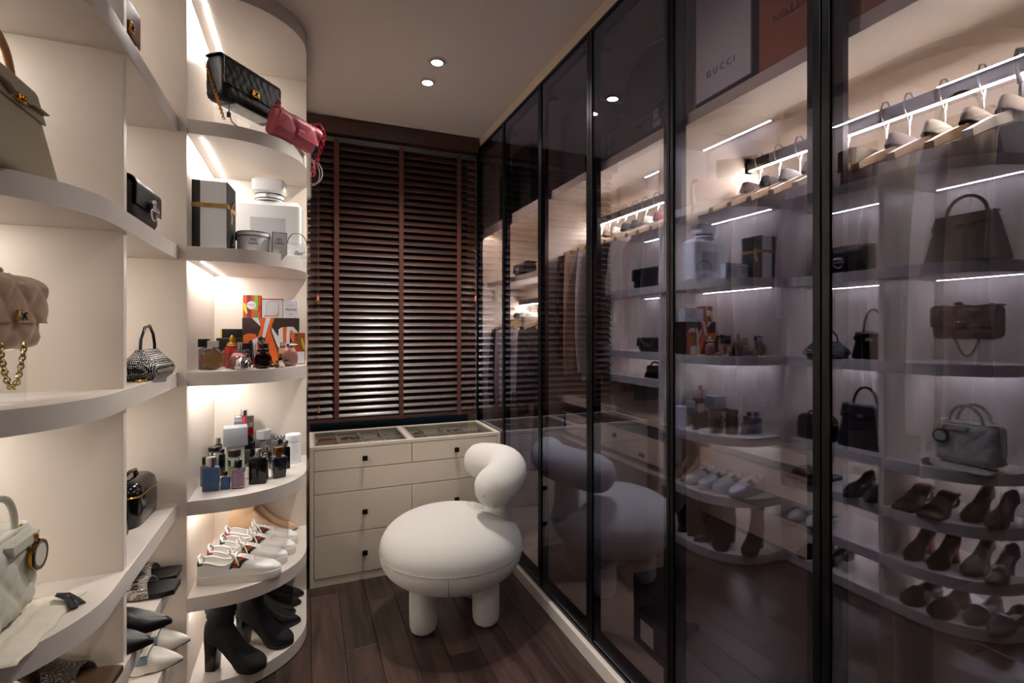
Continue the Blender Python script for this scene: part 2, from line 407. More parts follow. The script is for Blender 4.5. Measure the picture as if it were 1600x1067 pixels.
# things in the tray
def cell(c, r): return DX0 + .02 + (DX1 - DX0 - .04) * (c + .5) / 8, DY0 + .02 + (DY1 - DY0 - .036) * (r + .5) / 2
def tray_item(kind, c, r, col, label, cat):
    x, y = cell(c, r); t = thing(kind, label, cat, (x, y, .6005), random.uniform(-.12, .12)); bm = nb()
    if kind == 'glasses_case':
        ell(bm, (0, 0, .018), .042, .026, .018, 18, 8, .75); obj('shell', bm, mat('case_' + col, col, .35), t)
        bm = nb(); tube(bm, [(.0422 * math.cos(a), .0262 * math.sin(a), .018) for a in np.linspace(0, 2 * PI, 24)[:-1]], .0009, 5, closed=True); obj('seam', bm, PALEGOLD, t)
    elif kind == 'sunglasses':
        for s in (-1, 1):
            b2 = nb(); ell(b2, (s * .020, 0, .018), .017, .004, .015, 14, 8); obj('lens', b2, mat('lens_' + col, col, .08), t)
        tube(bm, arc((0, 0, .022), .006, .005), .0015, 6)
        for s in (-1, 1): tube(bm, [(s * .037, 0, .028), (s * .039, .03, .026), (s * .034, .05, .012)], .0016, 6)
        obj('frame', bm, BLKCAP, t)
    elif kind == 'rolled_belt':
        pts = [((.006 + .0018 * a) * math.cos(a), (.006 + .0018 * a) * math.sin(a), .017) for a in np.linspace(0, 14, 70)]
        for p in range(len(pts) - 1): pass
        a_ = [(x_, y_, 0) for x_, y_, _ in pts]; loft(bm, [[(x_, y_, .001), (x_ * 1.05, y_ * 1.05, .001), (x_ * 1.05, y_ * 1.05, .032), (x_, y_, .032)] for x_, y_, _ in pts])
        obj('strap', bm, mat('belt_' + col, col, .5), t)
        bm = nb(); x_, y_, _ = pts[-1]; tube(bm, [(x_ + p, y_ + .004, .0165 + q) for p, q in ((-.012, -.014), (.012, -.014), (.012, .014), (-.012, .014))], .0018, 6, closed=True); obj('buckle', bm, GOLD, t)
    else:
        for k in range(4): box(bm, -.042 + .002 * k, .042 - .003 * k, -.05, .05 - .002 * k, .001 + k * .007, .0072 + k * .007, .003)
        obj('folds', bm, mat('scarf_' + col, col, .85, bump=.2), t)
for a in (('folded_scarf', 0, 1, '#8d3434', 'crimson folded scarf in the tray cell at the far left back corner', 'scarf'), ('glasses_case', 1, 1, '#6b2420', 'rust red oval glasses case in the left tray', 'glasses case'),
          ('folded_scarf', 0, 0, '#a08e80', 'taupe folded scarf in the front left tray cell', 'scarf'), ('folded_scarf', 2, 0, '#b5613c', 'orange folded scarf in the left tray front row', 'scarf'),
          ('rolled_belt', 1, 0, '#d9d2c8', 'white rolled belt in the left tray front row', 'belt'), ('glasses_case', 3, 1, '#8d8d92', 'grey oval glasses case in the left tray by the middle bar', 'glasses case'),
          ('rolled_belt', 3, 0, '#6e6660', 'grey brown rolled belt in the left tray front row', 'belt'), ('folded_scarf', 2, 1, '#c7a89a', 'pale pink folded scarf in the left tray back row', 'scarf'),
          ('sunglasses', 4, 1, '#2a221e', 'dark sunglasses in the right tray back row', 'sunglasses'), ('folded_scarf', 4, 0, '#4a403a', 'dark brown folded scarf in the right tray front row', 'scarf'),
          ('glasses_case', 5, 0, '#15161a', 'black oval glasses case in the right tray front row', 'glasses case'), ('rolled_belt', 6, 0, '#8a5f3a', 'tan rolled belt with gold buckle in the right tray', 'belt'),
          ('sunglasses', 6, 1, '#5a4030', 'brown sunglasses in the right tray back row', 'sunglasses'), ('folded_scarf', 7, 0, '#8f7a68', 'beige folded scarf at the right end of the tray', 'scarf')):
    tray_item(*a)
# ------------------------------------------------------------------ wooden venetian blind
BX0, BX1, BYC = .005, .958, 2.925
t = thing('venetian_blind', 'dark walnut venetian blind with brown ladder tapes over the window', 'blind', (0, 0, 0))
bm = nb(); box(bm, BX0 - .02, BX1 + .002, 2.862, 2.985, 2.268, 2.352, .004); obj('valance', bm, WALNUT, t)
bm = nb(); box(bm, BX0, BX1, 2.90, 2.95, 2.235, 2.262); obj('headrail', bm, mat('headrail', '#55504e', .4, .4), t)
bm = nb(); rings = []; tilt = math.radians(46)
for x in (BX0, BX1):
    rr = []
    for s in (1, -1):
        for k in range(9):
            q = (-1 + 2 * k / 8) * s; yy = q * .025; zz = .0036 * (1 - q * q) + (.0013 if s > 0 else -.0013)
            rr.append((x, yy * math.cos(tilt) - zz * math.sin(tilt), yy * math.sin(tilt) + zz * math.cos(tilt)))
    rings.append(rr)
loft(bm, rings); sl = None; z = 2.215
while z > .735:
    if sl is None: sl = o = obj('slat', bm, WALNUT, t, ang=.9)
    else: o = sl.copy(); COL.objects.link(o); o.parent = t
    o.location = (random.uniform(-.002, .002), BYC, z); o.rotation_euler = (random.uniform(-.014, .014), random.uniform(-.0015, .0015), 0)
    z -= .0388
bm = nb(); box(bm, BX0, BX1, BYC - .026, BYC + .026, .698, .716, .004); obj('bottom_rail', bm, WALNUT, t)
for u in (526, 627, 717):
    x = x_at(u, 2.90)
    for y in (BYC - .029, BYC + .028):
        bm = nb(); box(bm, x - .0125, x + .0125, y - .0008, y + .0008, .697, 2.25); obj('ladder_tape', bm, TAPE, t)
for u, vb in ((497, 470), (498, 645), (743, 470)):
    x = x_at(u, 2.888); zb = z_at(vb, x, 2.888)
    bm = nb(); tube(bm, [(x, 2.888, 2.25), (x, 2.888, zb + .03)], .0011, 5); c = obj('cord', bm, TAPE, t)
    bm = nb(); lathe(bm, [(.003, .03), (.004, .027), (.0075, .002), (.006, 0)], 10, x, 2.888); 
    for v in bm.verts: v.co.z += zb
    obj('tassel', bm, mat('tassel_wood', '#a8583a', .5), c)
# ------------------------------------------------------------------ wardrobe run with smoked glass doors
DOORS = [2.913, 2.468, 2.02, 1.5955, 1.1546, .699, .255]
DZ0, DZ1 = .054, 2.305; WXB = A + .575; ROD = 1.70
def wardrobe(label, y0, y1, divs, rod, extra):
    """carcass between y0 (near) and y1 (far); divs are the door edges"""
    t = thing('wardrobe', label, 'wardrobe', (0, 0, 0)); P = lambda n, *b: obj(n, box(nb(), *b, .001), WARD, t)
    P('back_panel', WXB, WXB + .012, y0, y1, DZ0, DZ1); P('floor_panel', A + .03, WXB, y0, y1, DZ0, .085)
    P('top_panel', A + .03, WXB, y0, y1, DZ1 - .02, DZ1); P('side_panel', A + .03, WXB, y0, y0 + .016, .085, DZ1 - .02); P('side_panel', A + .03, WXB, y1 - .016, y1, .085, DZ1 - .02)
    P('shelf', A + .035, WXB, y0 + .016, y1 - .016, 1.784, 1.816)
    for (ya, yb) in zip(divs[1:], divs[:-1]):
        g = .0015; bm = nb(); fw = .013; fa = fb = fw
        if abs(ya - .699) < .01 or abs(ya - 1.5955) < .01: fa = .017
        if abs(yb - .699) < .01 or abs(yb - 1.5955) < .01: fb = .017
        for b in ((ya + g, ya + g + fa, DZ0, DZ1), (yb - g - fb, yb - g, DZ0, DZ1), (ya + g + fa, yb - g - fb, DZ0, DZ0 + fw), (ya + g + fa, yb - g - fb, DZ1 - fw, DZ1)):
            box(bm, A - .004, A + .020, b[0], b[1], b[2], b[3], .001)
        iw = .038                                       # rail behind the glass
        for b in ((ya + fa, ya + iw, DZ0 + fw, DZ1 - fw), (yb - iw, yb - fb, DZ0 + fw, DZ1 - fw), (ya + iw, yb - iw, DZ0 + fw, DZ0 + .055), (ya + iw, yb - iw, DZ1 - .05, DZ1 - fw)):
            box(bm, A + .006, A + .022, b[0], b[1], b[2], b[3])
        d = obj('door', bm, BLACKAL, t)
        bm = nb(); box(bm, A, A + .004, ya + g + fa, yb - g - fb, DZ0 + fw, DZ1 - fw); obj('glass_pane', bm, GLASSD, d)
        for zz in (.35, 2.24):
            bm = nb(); yh = yb - .03; box(bm, A + .023, A + .04, yh - .012, yh + .012, zz - .02, zz + .02, .003); box(bm, A + .04, A + .075, yh - .004, yh + .014, zz - .008, zz + .008, .002); obj('hinge', bm, STEEL, d)
    if rod:
        zr, xr, ra, rb = rod
        bm = nb(); tube(bm, [(xr, ra, zr), (xr, rb, zr)], .009, 12)
        for v in bm.verts: v.co.z = zr + (v.co.z - zr) * 1.9
        r = obj('hanging_rail', bm, mat('rail_bronze', '#4c423c', .35, .7), t)
        bm = nb(); box(bm, xr - .003, xr + .003, ra + .005, rb - .005, zr - .0178, zr - .0155); obj('led_strip', bm, LEDR, r)
        for yy in (ra, rb):
            bm = nb(); box(bm, xr - .016, xr + .016, min(yy, yy + .004), yy + .004, zr - .026, zr + .026, .002); obj('rail_bracket', bm, STEEL, r)
    if extra: extra(t, P)
    return t
def drawers_b(t, P):
    P('counter_board', A + .085, WXB, 1.1706, 2.004, .885, .915); P('drawer_front', A + .095, A + .115, 1.175, 2.0, .755, .84)
    P('drawer_board', A + .10, WXB, 1.1706, 2.004, .72, .735)
    bm = nb(); box(bm, A + .087, A + .095, 1.955, 1.967, .775, .835, .002); obj('handle', bm, BLACKM, t)
    bm = nb(); box(bm, A + .087, A + .095, 1.40, 1.425, .77, .782, .002); obj('handle', bm, BLACKM, t)
def drawers_c(t, P):
    P('counter_board', A + .085, WXB, .80, 1.139, .885, .915)
    P('tray_front', A + .09, A + .108, .80, 1.139, .80, .862); P('tray_front', A + .09, A + .108, .80, 1.139, .68, .745)
    P('drawer_side', A + .095, WXB, .784, .80, .66, .915)
wardrobe('near smoked glass wardrobe section with coats on a lit rail', .255, 1.1546, DOORS[4:], (ROD, 1.245, .271, 1.1386), drawers_c)
wardrobe('middle smoked glass wardrobe section with tops above a low drawer', 1.1546, 2.02, DOORS[2:5], (ROD, 1.245, 1.1706, 2.004), drawers_b)
def shelf_a(t, P):
    bm = nb(); box(bm, A + .056, A + .066, 2.05, 2.88, 1.7815, 1.7845); obj('led_strip', bm, LEDS, t)  # assumed source, added to light the back wall below the shelf
    P('added_pelmet', A + .035, A + .045, 2.036, 2.897, 1.764, 1.784)  # lip added to keep the strip out of view
    P('shelf', A + .06, WXB, 2.036, 2.897, 1.462, 1.49)
wardrobe('far smoked glass wardrobe section beside the blind', 2.02, 2.913, DOORS[:3], (1.375, 1.245, 2.036, 2.897), shelf_a)
# ------------------------------------------------------------------ bag builders
def soft_box(bm, w, d, h, r, nx=30, na=36, quilt=0, cell=.03, chev=False, taper=0, bulge=0):
    per = []
    N = na // 4
    for (cx, cz, a0) in ((1, 1, 0), (-1, 1, PI / 2), (-1, -1, PI), (1, -1, 1.5 * PI)):
        for i in range(3):
            a = a0 + PI / 2 * i / 2; per.append((cx * (d / 2 - r) + r * math.cos(a), h / 2 + cz * (h / 2 - r) + r * math.sin(a), math.cos(a), math.sin(a)))
    P = []; L = 0; s_ = []
    pts = per + [per[0]]
    for i in range(12):
        p, q = pts[i], pts[i + 1]; seg = math.hypot(q[0] - p[0], q[1] - p[1]); k = max(1, round(seg / ((2 * (d + h)) / na)))
        for j in range(k):
            f = j / k; nrm = Vector((p[2] + (q[2] - p[2]) * f, p[3] + (q[3] - p[3]) * f)).normalized()
            P.append((p[0] + (q[0] - p[0]) * f, p[1] + (q[1] - p[1]) * f, nrm.x, nrm.y, L + seg * f))
        L += seg
    rings = []
    xs = list(np.linspace(-w / 2, w / 2, nx))
    for e, x in [(-1, -w / 2 - r * .0)] + [(0, x) for x in xs] + [(1, w / 2)]:
        inset = r * .6 if e else 0
        edge = min(abs(x + w / 2), abs(x - w / 2)); rd = 0 if edge > r else r - math.sqrt(max(0, r * r - (r - edge) ** 2)); rd = min(rd, r * .6) if not e else r
        ring = []
        for (y, z, ny, nz, s) in P:
            q = 0
            if quilt:
                if chev: ph = abs(((x / cell * .9 + abs(((s) / cell) % 2 - 1)) % 1) - .5) * 2; q = quilt * (1 - (1 - ph) ** 4) 
                else:
                    a, b = abs(math.sin(PI * (x + s) / (2 * cell))), abs(math.sin(PI * (x - s) / (2 * cell))); q = quilt * min(1, (a * b) ** .5 * 1.3)
            fz = z / h; t = 1 - taper * fz; bl = bulge * math.sin(PI * fz) * math.cos(PI * x / w) * (1 if abs(ny) > .5 else 0) * math.copysign(1, ny)
            ring.append((x * t, (y + ny * (q - rd) + bl) * t, z + nz * (q * .7 - rd)))
        rings.append(ring)
    return loft(bm, rings)
def chain(bm, pts, r=.004, step=.0075):
    pts = [Vector(p) for p in pts]; d = 0; nxt = 0; k = 0
    for a, b in zip(pts[:-1], pts[1:]):
        seg = (b - a).length
        while nxt <= d + seg:
            p = a + (b - a) * ((nxt - d) / max(seg, 1e-6)); t = (b - a).normalized()
            u = t.cross(Vector((.3, .7, .6))).normalized(); w_ = t.cross(u)
            if k % 2: u, w_ = w_, u
            ring = [p + t * (step * .75 * math.cos(q)) + u * (r * math.sin(q)) for q in np.linspace(0, 2 * PI, 9)[:-1]]
            tube(bm, ring, r * .33, 4, closed=True); nxt += step; k += 1
        d += seg
    return bm
def catenary(p, q, sag, n=20):
    p, q = Vector(p), Vector(q); return [p + (q - p) * (i / n) - Vector((0, 0, sag * 4 * (i / n) * (1 - i / n))) for i in range(n + 1)]
def flap_bag(name, label, loc, rz, w, d, h, m, clasp=GOLD, quilt=.004, cell=.035, chev=False, flap_h=.6, chainpts=None, chain_m=None, tilt=0, emblem=True):
    t = thing(name, label, 'handbag', loc, rz)
    if tilt: t.rotation_euler = (tilt, 0, rz)
    obj('body', soft_box(nb(), w, d, h, min(.02, d * .3), 34, 48, quilt, cell, chev), m, t, ang=1.2, loc=(0, 0, quilt * .72 + .0002))
    # flap: wraps over the top and down the front
    r = min(.02, d * .3) + .004; pts = []
    for i in range(3, 6): a = PI / 2 * i / 5; pts.append((d / 2 - r + .005 + r * math.cos(a), h - r + .005 + r * math.sin(a)))
    for i in range(6): a = PI / 2 + PI / 2 * i / 5; pts.append((-d / 2 + r - .005 + r * math.cos(a), h - r + .005 + r * math.sin(a)))
    for k in range(1, 11): pts.append((-d / 2 - .005, h - r - (h * flap_h - r) * k / 10))
    bm = nb(); rings = []; nx = 40; L = np.cumsum([0] + [math.dist(p, q) for p, q in zip(pts[:-1], pts[1:])])
    for i in range(nx + 1):
        x = -w / 2 - .002 + (w + .004) * i / nx; ring = []
        for (y, z), s in zip(pts, L):
            if chev: q = .8 * quilt * (1 - (1 - abs(((x / cell * .9 + abs((s / cell) % 2 - 1)) % 1) - .5) * 2) ** 4)
            else: q = quilt * min(1, (abs(math.sin(PI * (x + s) / (2 * cell)) * math.sin(PI * (x - s) / (2 * cell)))) ** .5 * 1.3)
            front = y < -d / 2 + .001
            ring.append((x, y - (q if front else 0), z + (0 if front else q * .6)))
        rings.append(ring + [(x_, y_ + (.003 if y_ < -d / 2 + .002 else 0), z_ - (.003 if y_ >= -d / 2 + .002 else 0)) for x_, y_, z_ in ring[::-1]])
    loft(bm, rings); obj('flap', bm, m, t, ang=1.2)
    zc = h - h * flap_h + .012
    bm = nb(); box(bm, -.017, .017, -d / 2 - .016, -d / 2 - .006, zc - .012, zc + .012, .003); c = obj('clasp', bm, clasp, t)
    if emblem:
        bm = nb()
        for s in (-1, 1): tube(bm, [(s * .004 + .006 * math.cos(a), -d / 2 - .0165, zc + .006 * math.sin(a)) for a in np.linspace(.8 if s > 0 else PI + .8, 2 * PI - .8 if s > 0 else 3 * PI - .8, 12)], .0014, 5)
        obj('emblem', bm, BLACKM if clasp is not BLACKM else GOLD, c)
    for s in (-1, 1):
        bm = nb(); tube(bm, [(s * w * .36 + .006 * math.cos(a), 0, h + .006 + .006 * math.sin(a)) for a in np.linspace(0, 2 * PI, 13)[:-1]], .0018, 6, closed=True); obj('eyelet', bm, clasp, t)
    if chainpts:
        obj('chain', chain(nb(), chainpts, .0045, .008), chain_m or clasp, t)
    return t
def handle_bag(name, label, loc, rz, w, d, h, top, m, hw=GOLD, handle_h=.09, handle_r=.006, strap=True, hm=None):
    """trapezoid top-handle bag with a short flap, belt and turn lock"""
    t = thing(name, label, 'handbag', loc, rz); k = top
    loft_z_b = nb(); secs = [(0, w - .012, d - .012, .008), (.004, w - .003, d - .003, .01), (.012, w, d, .012)]
    for i in range(1, 7): f = i / 6; secs.append((.012 + (h - .02) * f, w * (1 - (1 - k) * f), d * (1 - .55 * f), .010))
    secs.append((h, w * k - .01, d * .4, .006)); loft_z(loft_z_b, secs, 4); obj('body', loft_z_b, m, t, ang=.9)
    bm = nb(); fl = h * .30
    yf = lambda z: -d / 2 * (1 - .55 * max(0, z - .012) / (h - .02)) - .0035
    rows_ = []
    for z in (h - fl, h - fl * .66, h - fl * .33, h - .004): ww = (w * (1 - (1 - k) * (z - .012) / (h - .02))) * .5 + .0015; rows_.append([(-ww, yf(z), z), (ww, yf(z), z), (ww, yf(z) + .004, z), (-ww, yf(z) + .004, z)])
    ww = w * k / 2 + .003; rows_.append([(-ww, yf(h) + .004, h + .004), (ww, yf(h) + .004, h + .004), (ww, yf(h) + .006, h), (-ww, yf(h) + .006, h)]); rows_.append([(-ww, d * .2, h + .004), (ww, d * .2, h + .004), (ww, d * .2, h), (-ww, d * .2, h)])
    loft(bm, rows_); obj('flap', bm, m, t)
    if strap:
        zs = h - fl * .62; bm = nb(); ww = w * (1 - (1 - k) * zs / h) / 2
        for s in (-1, 1): tube(bm, [(s * (ww + .004), yf(zs) + .03, zs), (s * (ww + .002), yf(zs) - .004, zs), (s * ww * .45, yf(zs) - .007, zs - .003), (s * .02, yf(zs) - .007, zs - .012)], .0065, 6, flat=.35)
        obj('belt', bm, m, t)
        bm = nb(); box(bm, -.014, .014, yf(zs) - .012, yf(zs) - .005, zs - .018, zs - .004, .002); ell(bm, (0, yf(zs) - .014, zs - .011), .005, .004, .005, 10, 6); obj('lock', bm, hw, t)
    hwid = w * .27
    bm = nb(); a = arc((0, 0, h - .002), hwid, handle_h, 0, PI, 18); tube(bm, a, handle_r, 10); obj('handle', bm, hm or m, t, ang=1)
    for s in (-1, 1):
        bm = nb(); tube(bm, [(s * hwid + .007 * math.cos(q), 0, h + .004 + .007 * math.sin(q)) for q in np.linspace(0, 2 * PI, 13)[:-1]], .002, 6, closed=True); obj('handle_ring', bm, hw, t)
    return t
def riser(label, loc, rz, w, d, h):
    """clear acrylic bridge: top sheet on two end sheets"""
    t = thing('acrylic_riser', label, 'display stand', loc, rz)
    obj('top_sheet', box(nb(), -w / 2, w / 2, -d / 2, d / 2, h - .004, h), ACRYL, t)
    for s in (-1, 1): obj('side_sheet', box(nb(), s * w / 2 - (.004 if s > 0 else 0), s * w / 2 + (0 if s > 0 else .004), -d / 2, d / 2, 0, h - .004), ACRYL, t)
    return t
# ------------------------------------------------------------------ shoe builders (heel at x = 0, toe towards +x)
def ip(tab, t): return float(np.interp(t, [a for a, _ in tab], [b for _, b in tab]))
def sm(a, b, x): x = min(1, max(0, (x - a) / (b - a))); return x * x * (3 - 2 * x)
class Last:
    q0, q1 = .62, .80
    def __init__(s, L, W, S, T, op=None, dip=.92, pw=.62, th=.16):
        s.L, s.W, s.S, s.T, s.op, s.dip, s.pw, s.th = L, W, S, T, op, dip, pw, th
    def p(s, t, a, off=0):
        w_, z0, z1 = ip(s.W, t), ip(s.S, t), ip(s.T, t); an = PI * a
        y = -w_ * math.copysign(abs(math.cos(an)) ** .8, math.cos(an)); h = math.sin(an) ** s.pw
        z = z0 + (z1 - z0) * h
        if s.op:
            o = sm(s.op[0], s.op[0] + .05, t) * (1 - sm(s.op[1] - .07, s.op[1], t))
            q = 1 - sm(s.q0, s.q1, abs(math.cos(an)) ** .8)
            z -= (z1 - z0) * h * s.dip * o * q
        if off:
            c = Vector((0, math.copysign(1, y) if abs(y) > w_ * .5 else 0, .6 if h > .8 else .15)); y += off * (1 if y > 0 else -1) * min(1, abs(y) / w_ * 1.5); z += off * (.9 if h > .7 else .1)
        return (t * s.L, y, z)
    def mesh(s, n=34, m=25):
        bm = nb(); ts = [(.5 - .5 * math.cos(PI * i / (n - 1))) for i in range(n)]
        rings = []
        for t in ts:
            r = [s.p(t, j / (m - 1)) for j in range(m)]
            z0 = ip(s.S, t); w_ = ip(s.W, t); r += [(t * s.L, w_ * .4, z0 - .001), (t * s.L, -w_ * .4, z0 - .001)]
            rings.append(r)
        return loft(bm, rings)
    def patch(s, t0, t1, a0, a1, slant=0, off=.0012, n=6, m=6):
        bm = nb(); g = [[bm.verts.new(s.p(t0 + (t1 - t0) * i / n + slant * (j / m), a0 + (a1 - a0) * j / m, off)) for j in range(m + 1)] for i in range(n + 1)]
        for i in range(n):
            for j in range(m): face(bm, (g[i][j], g[i + 1][j], g[i + 1][j + 1], g[i][j + 1]))
        return bm
WS = [(0, .011), (.015, .020), (.06, .028), (.2, .031), (.45, .032), (.62, .038), (.78, .039), (.9, .033), (.97, .020), (1, .008)]
SNEAKW = mat('white_sneaker_leather', '#e9e8e6', .4, bump=.08, bscale=250)
RUBBER = mat('white_sneaker_rubber', '#e3ded6', .55)
SGREEN, SRED = mat('heel_green', '#153b30', .5), mat('heel_red', '#b3232e', .5)
WEBG, WEBR = mat('web_green', '#12352b', .8), mat('web_red', '#9c1f2b', .8)
LACE = mat('white_lace', '#f0efee', .8)
def sneaker(label, loc, rz, tab, bee=True, group=None, motif=None):
    t = thing('sneaker', label, 'shoe', loc, rz, group); L = .262
    la = Last(L, WS, [(0, .026), (1, .024)], [(0, .078), (.07, .090), (.16, .086), (.27, .071), (.36, .070), (.45, .086), (.53, .083), (.66, .068), (.78, .056), (.9, .049), (1, .034)], (.03, .46), .80, .36)
    la.q0, la.q1 = .74, .90
    obj('upper', la.mesh(), SNEAKW, t, ang=1.3)
    obj('lining', la.patch(.05, .44, .215, .785, 0, .0012, 16, 18), mat('shaded_shoe_lining', '#b3aea6', .8), t, ang=1.3)  # grey lining stands in for shade inside the white opening
    obj('collar', tube(nb(), [la.p(q_, .172, .001) for q_ in np.linspace(.42, .05, 12)] + [(la.L * .012, y_, .091) for y_ in (-.012, 0, .012)] + [la.p(q_, .828, .001) for q_ in np.linspace(.05, .42, 12)], .0036, 7), SNEAKW, t, ang=1.4)
    bm = nb(); out = [(L * x, -y * 1.06) for x, y in WS] + [(L * x, y * 1.06) for x, y in WS[::-1]]
    out = [(x * 1.015 - .002, y) for x, y in out]; prism(bm, out, 0, .028, .003); so = obj('sole', bm, RUBBER, t, ang=.5)
    for side in (0, 1):
        f = (lambda a: a) if side == 0 else (lambda a: 1 - a)
        for k, (m_, x0, x1) in enumerate(((WEBG, .395, .44), (WEBR, .44, .49), (WEBG, .49, .535))):
            obj('side_stripe', la.patch(x0, x1, f(.03), f(.36), .09), m_, t)
        if bee:
            bm = nb(); c = Vector(la.p(.50, f(.15), .003)); yy = c.y
            ell(bm, (c.x + .004, yy, c.z + .002), .009, .0022, .0055, 10, 6)
            for s in (.5, 1.1, 2.2): tube(bm, [c, (c.x - .011 * math.cos(s - .6), yy, c.z + .011 * math.sin(s))], [.003, .0012], 5, flat=.5)
            ell(bm, (c.x - .006, yy, c.z - .003), .007, .002, .004, 8, 5)
            obj('bee_emblem', bm, GOLD, t)
    obj('heel_tab', la.patch(.004, .085, .10, .36, 0, .0014, 8, 6), tab, t); obj('heel_tab', la.patch(.004, .085, .90, .64, 0, .0014, 8, 6), tab, t)
    bm = nb(); tg = []
    for i in range(8):
        f = i / 7; x = L * (.36 + .24 * f); z = .094 - .034 * f + .006 * math.sin(PI * f); wv = .017 + .004 * f; tg.append([(x, -wv * .9, z - .006), (x, -wv * .5, z), (x, wv * .5, z), (x, wv, z - .006), (x, 0, z - .01)])
    loft(bm, tg); obj('tongue', bm, SNEAKW, t, ang=1.2)
    for i in range(6):
        f = i / 5; x = L * (.42 + .25 * f); z = .0915 - .025 * f; bm = nb()
        tube(bm, [(x + .003, -.026, z - .016), (x, -.017, z - .002), (x - .004, 0, z + .004), (x - .004 * (-1) ** i, .017, z - .002), (x + .003, .026, z - .016)], .0030, 6, flat=.6); obj('lace', bm, LACE, t)
    bm = nb()
    for s in (-1, 1):
        tube(bm, [(L * .40, s * .003, .092), (L * .37, s * .016, .106), (L * .39, s * .03, .100), (L * .42, s * .02, .090), (L * .40, s * .004, .094)], .0027, 6)
        tube(bm, [(L * .40, s * .004, .093), (L * .45, s * .022, .092), (L * .50, s * .036, .074), (L * .52, s * .040, .060)], .0024, 6)
    obj('lace_bow', bm, LACE, t)
    return t
WP = [(0, .008), (.03, .021), (.12, .028), (.3, .027), (.48, .030), (.66, .040), (.8, .036), (.9, .022), (.97, .009), (1, .003)]
WR = [(0, .01), (.03, .022), (.12, .028), (.3, .028), (.48, .031), (.66, .040), (.8, .041), (.9, .034), (.97, .02), (1, .006)]
def heel_shoe(name, label, loc, rz, m, H=.085, L=.22, W=WP, op=(.04, .58), top=None, heel='stiletto', heel_m=None, shaft=0, lining=None, cat='shoe', plat=0, vamp=.05, group=None):
    t = thing(name, label, cat, loc, rz, group); P = plat
    S = [(0, H + P), (.18, H * .98 + P), (.32, H * .72 + P), (.48, H * .34 + P), (.62, H * .08 + P), (.7, .006 + P), (.85, .003 + P), (1, .008 + P)]
    T = top or [(0, H + P + .045), (.1, H + P + .05), (.25, H * .9 + P + .032), (.45, H * .42 + P + .036), (.58, H * .16 + P + vamp), (.7, .043 + P), (.85, .030 + P), (.95, .022 + P), (1, .013 + P)]
    if shaft: T = [(0, H + P + .05), (.1, H + P + .085), (.25, H + P + .10), (.38, H * .8 + P + .085), (.5, H * .45 + P + .07), (.62, H * .1 + P + .062), (.75, .050 + P), (.88, .036 + P), (.96, .024 + P), (1, .014 + P)]
    la = Last(L, W, S, T, None if shaft else op, .9)
    bm = la.mesh()
    if shaft:
        rings = []; z0 = H + P + .03
        for i in range(14):
            f = i / 13; z = z0 + (shaft - z0) * f; cx = .048 + .004 * math.sin(3 * f); rx, ry = .047 - .006 * math.sin(PI * min(1, f * 1.6)) + .008 * f, .0265 + .005 * f
            wr = .0016 * math.sin(i * 2.4)
            rings.append([(cx + (rx + wr) * math.cos(q), (ry + wr) * math.sin(q), z) for q in np.linspace(0, 2 * PI, 25)[:-1]])
        loft(bm, rings)
    u = obj('upper', bm, m, t, ang=1.2)
    bm = nb(); hs = heel_m or m
    if heel == 'stiletto': rings = [[(x + rr * math.cos(q), rr * .9 * math.sin(q), z) for q in np.linspace(0, 2 * PI, 13)[:-1]] for x, rr, z in ((.026, .021, H + P + .006), (.022, .015, H * .8 + P), (.019, .008, H * .5), (.018, .0052, .012), (.018, .0052, 0))]
    elif heel == 'block': rings = [[(x + px, py, z) for px, py in rrect(a, b, .006, 3)] for x, a, b, z in ((.03, .05, .048, H + P + .008), (.026, .040, .042, H * .6), (.024, .036, .040, 0))]
    elif heel == 'flare': rings = [[(x + px, py, z) for px, py in rrect(a, b, .006, 3)] for x, a, b, z in ((.03, .05, .045, H + P + .008), (.028, .030, .032, H * .55), (.030, .042, .040, 0))]
    else: rings = [[(x + px, py, z) for px, py in rrect(a, b, .012, 3)] for x, a, b, z in ((.032, .06, .052, H + P + .004), (.032, .062, .054, 0))]
    loft(bm, rings[::-1]); obj('heel', bm, hs, t)
    bm = nb(); rings = []
    for i in range(15):
        f = .1 + .9 * i / 14; w_ = ip(W, f) * .97; z = ip(S, f); rings.append([(f * L, -w_, z + .001), (f * L, w_, z + .001), (f * L, w_ * .9, z - .004 - (P if f > .5 else 0)), (f * L, -w_ * .9, z - .004 - (P if f > .5 else 0))])
    loft(bm, rings)
    for v in bm.verts: v.co.z = max(v.co.z, 0)
    obj('sole', bm, mat('dark_sole', '#15120f', .5), t)
    if lining and not shaft:
        bm = nb(); rings = []
        for i in range(12):
            f = .05 + .5 * i / 11; w_ = ip(W, f) * .72; z = ip(S, f) + .006; rings.append([(f * L, -w_, z), (f * L, w_, z), (f * L, w_, z - .003), (f * L, -w_, z - .003)])
        loft(bm, rings); obj('insole', bm, lining, t)
    t['_last'] = 0
    del t['_last']
    return t, la
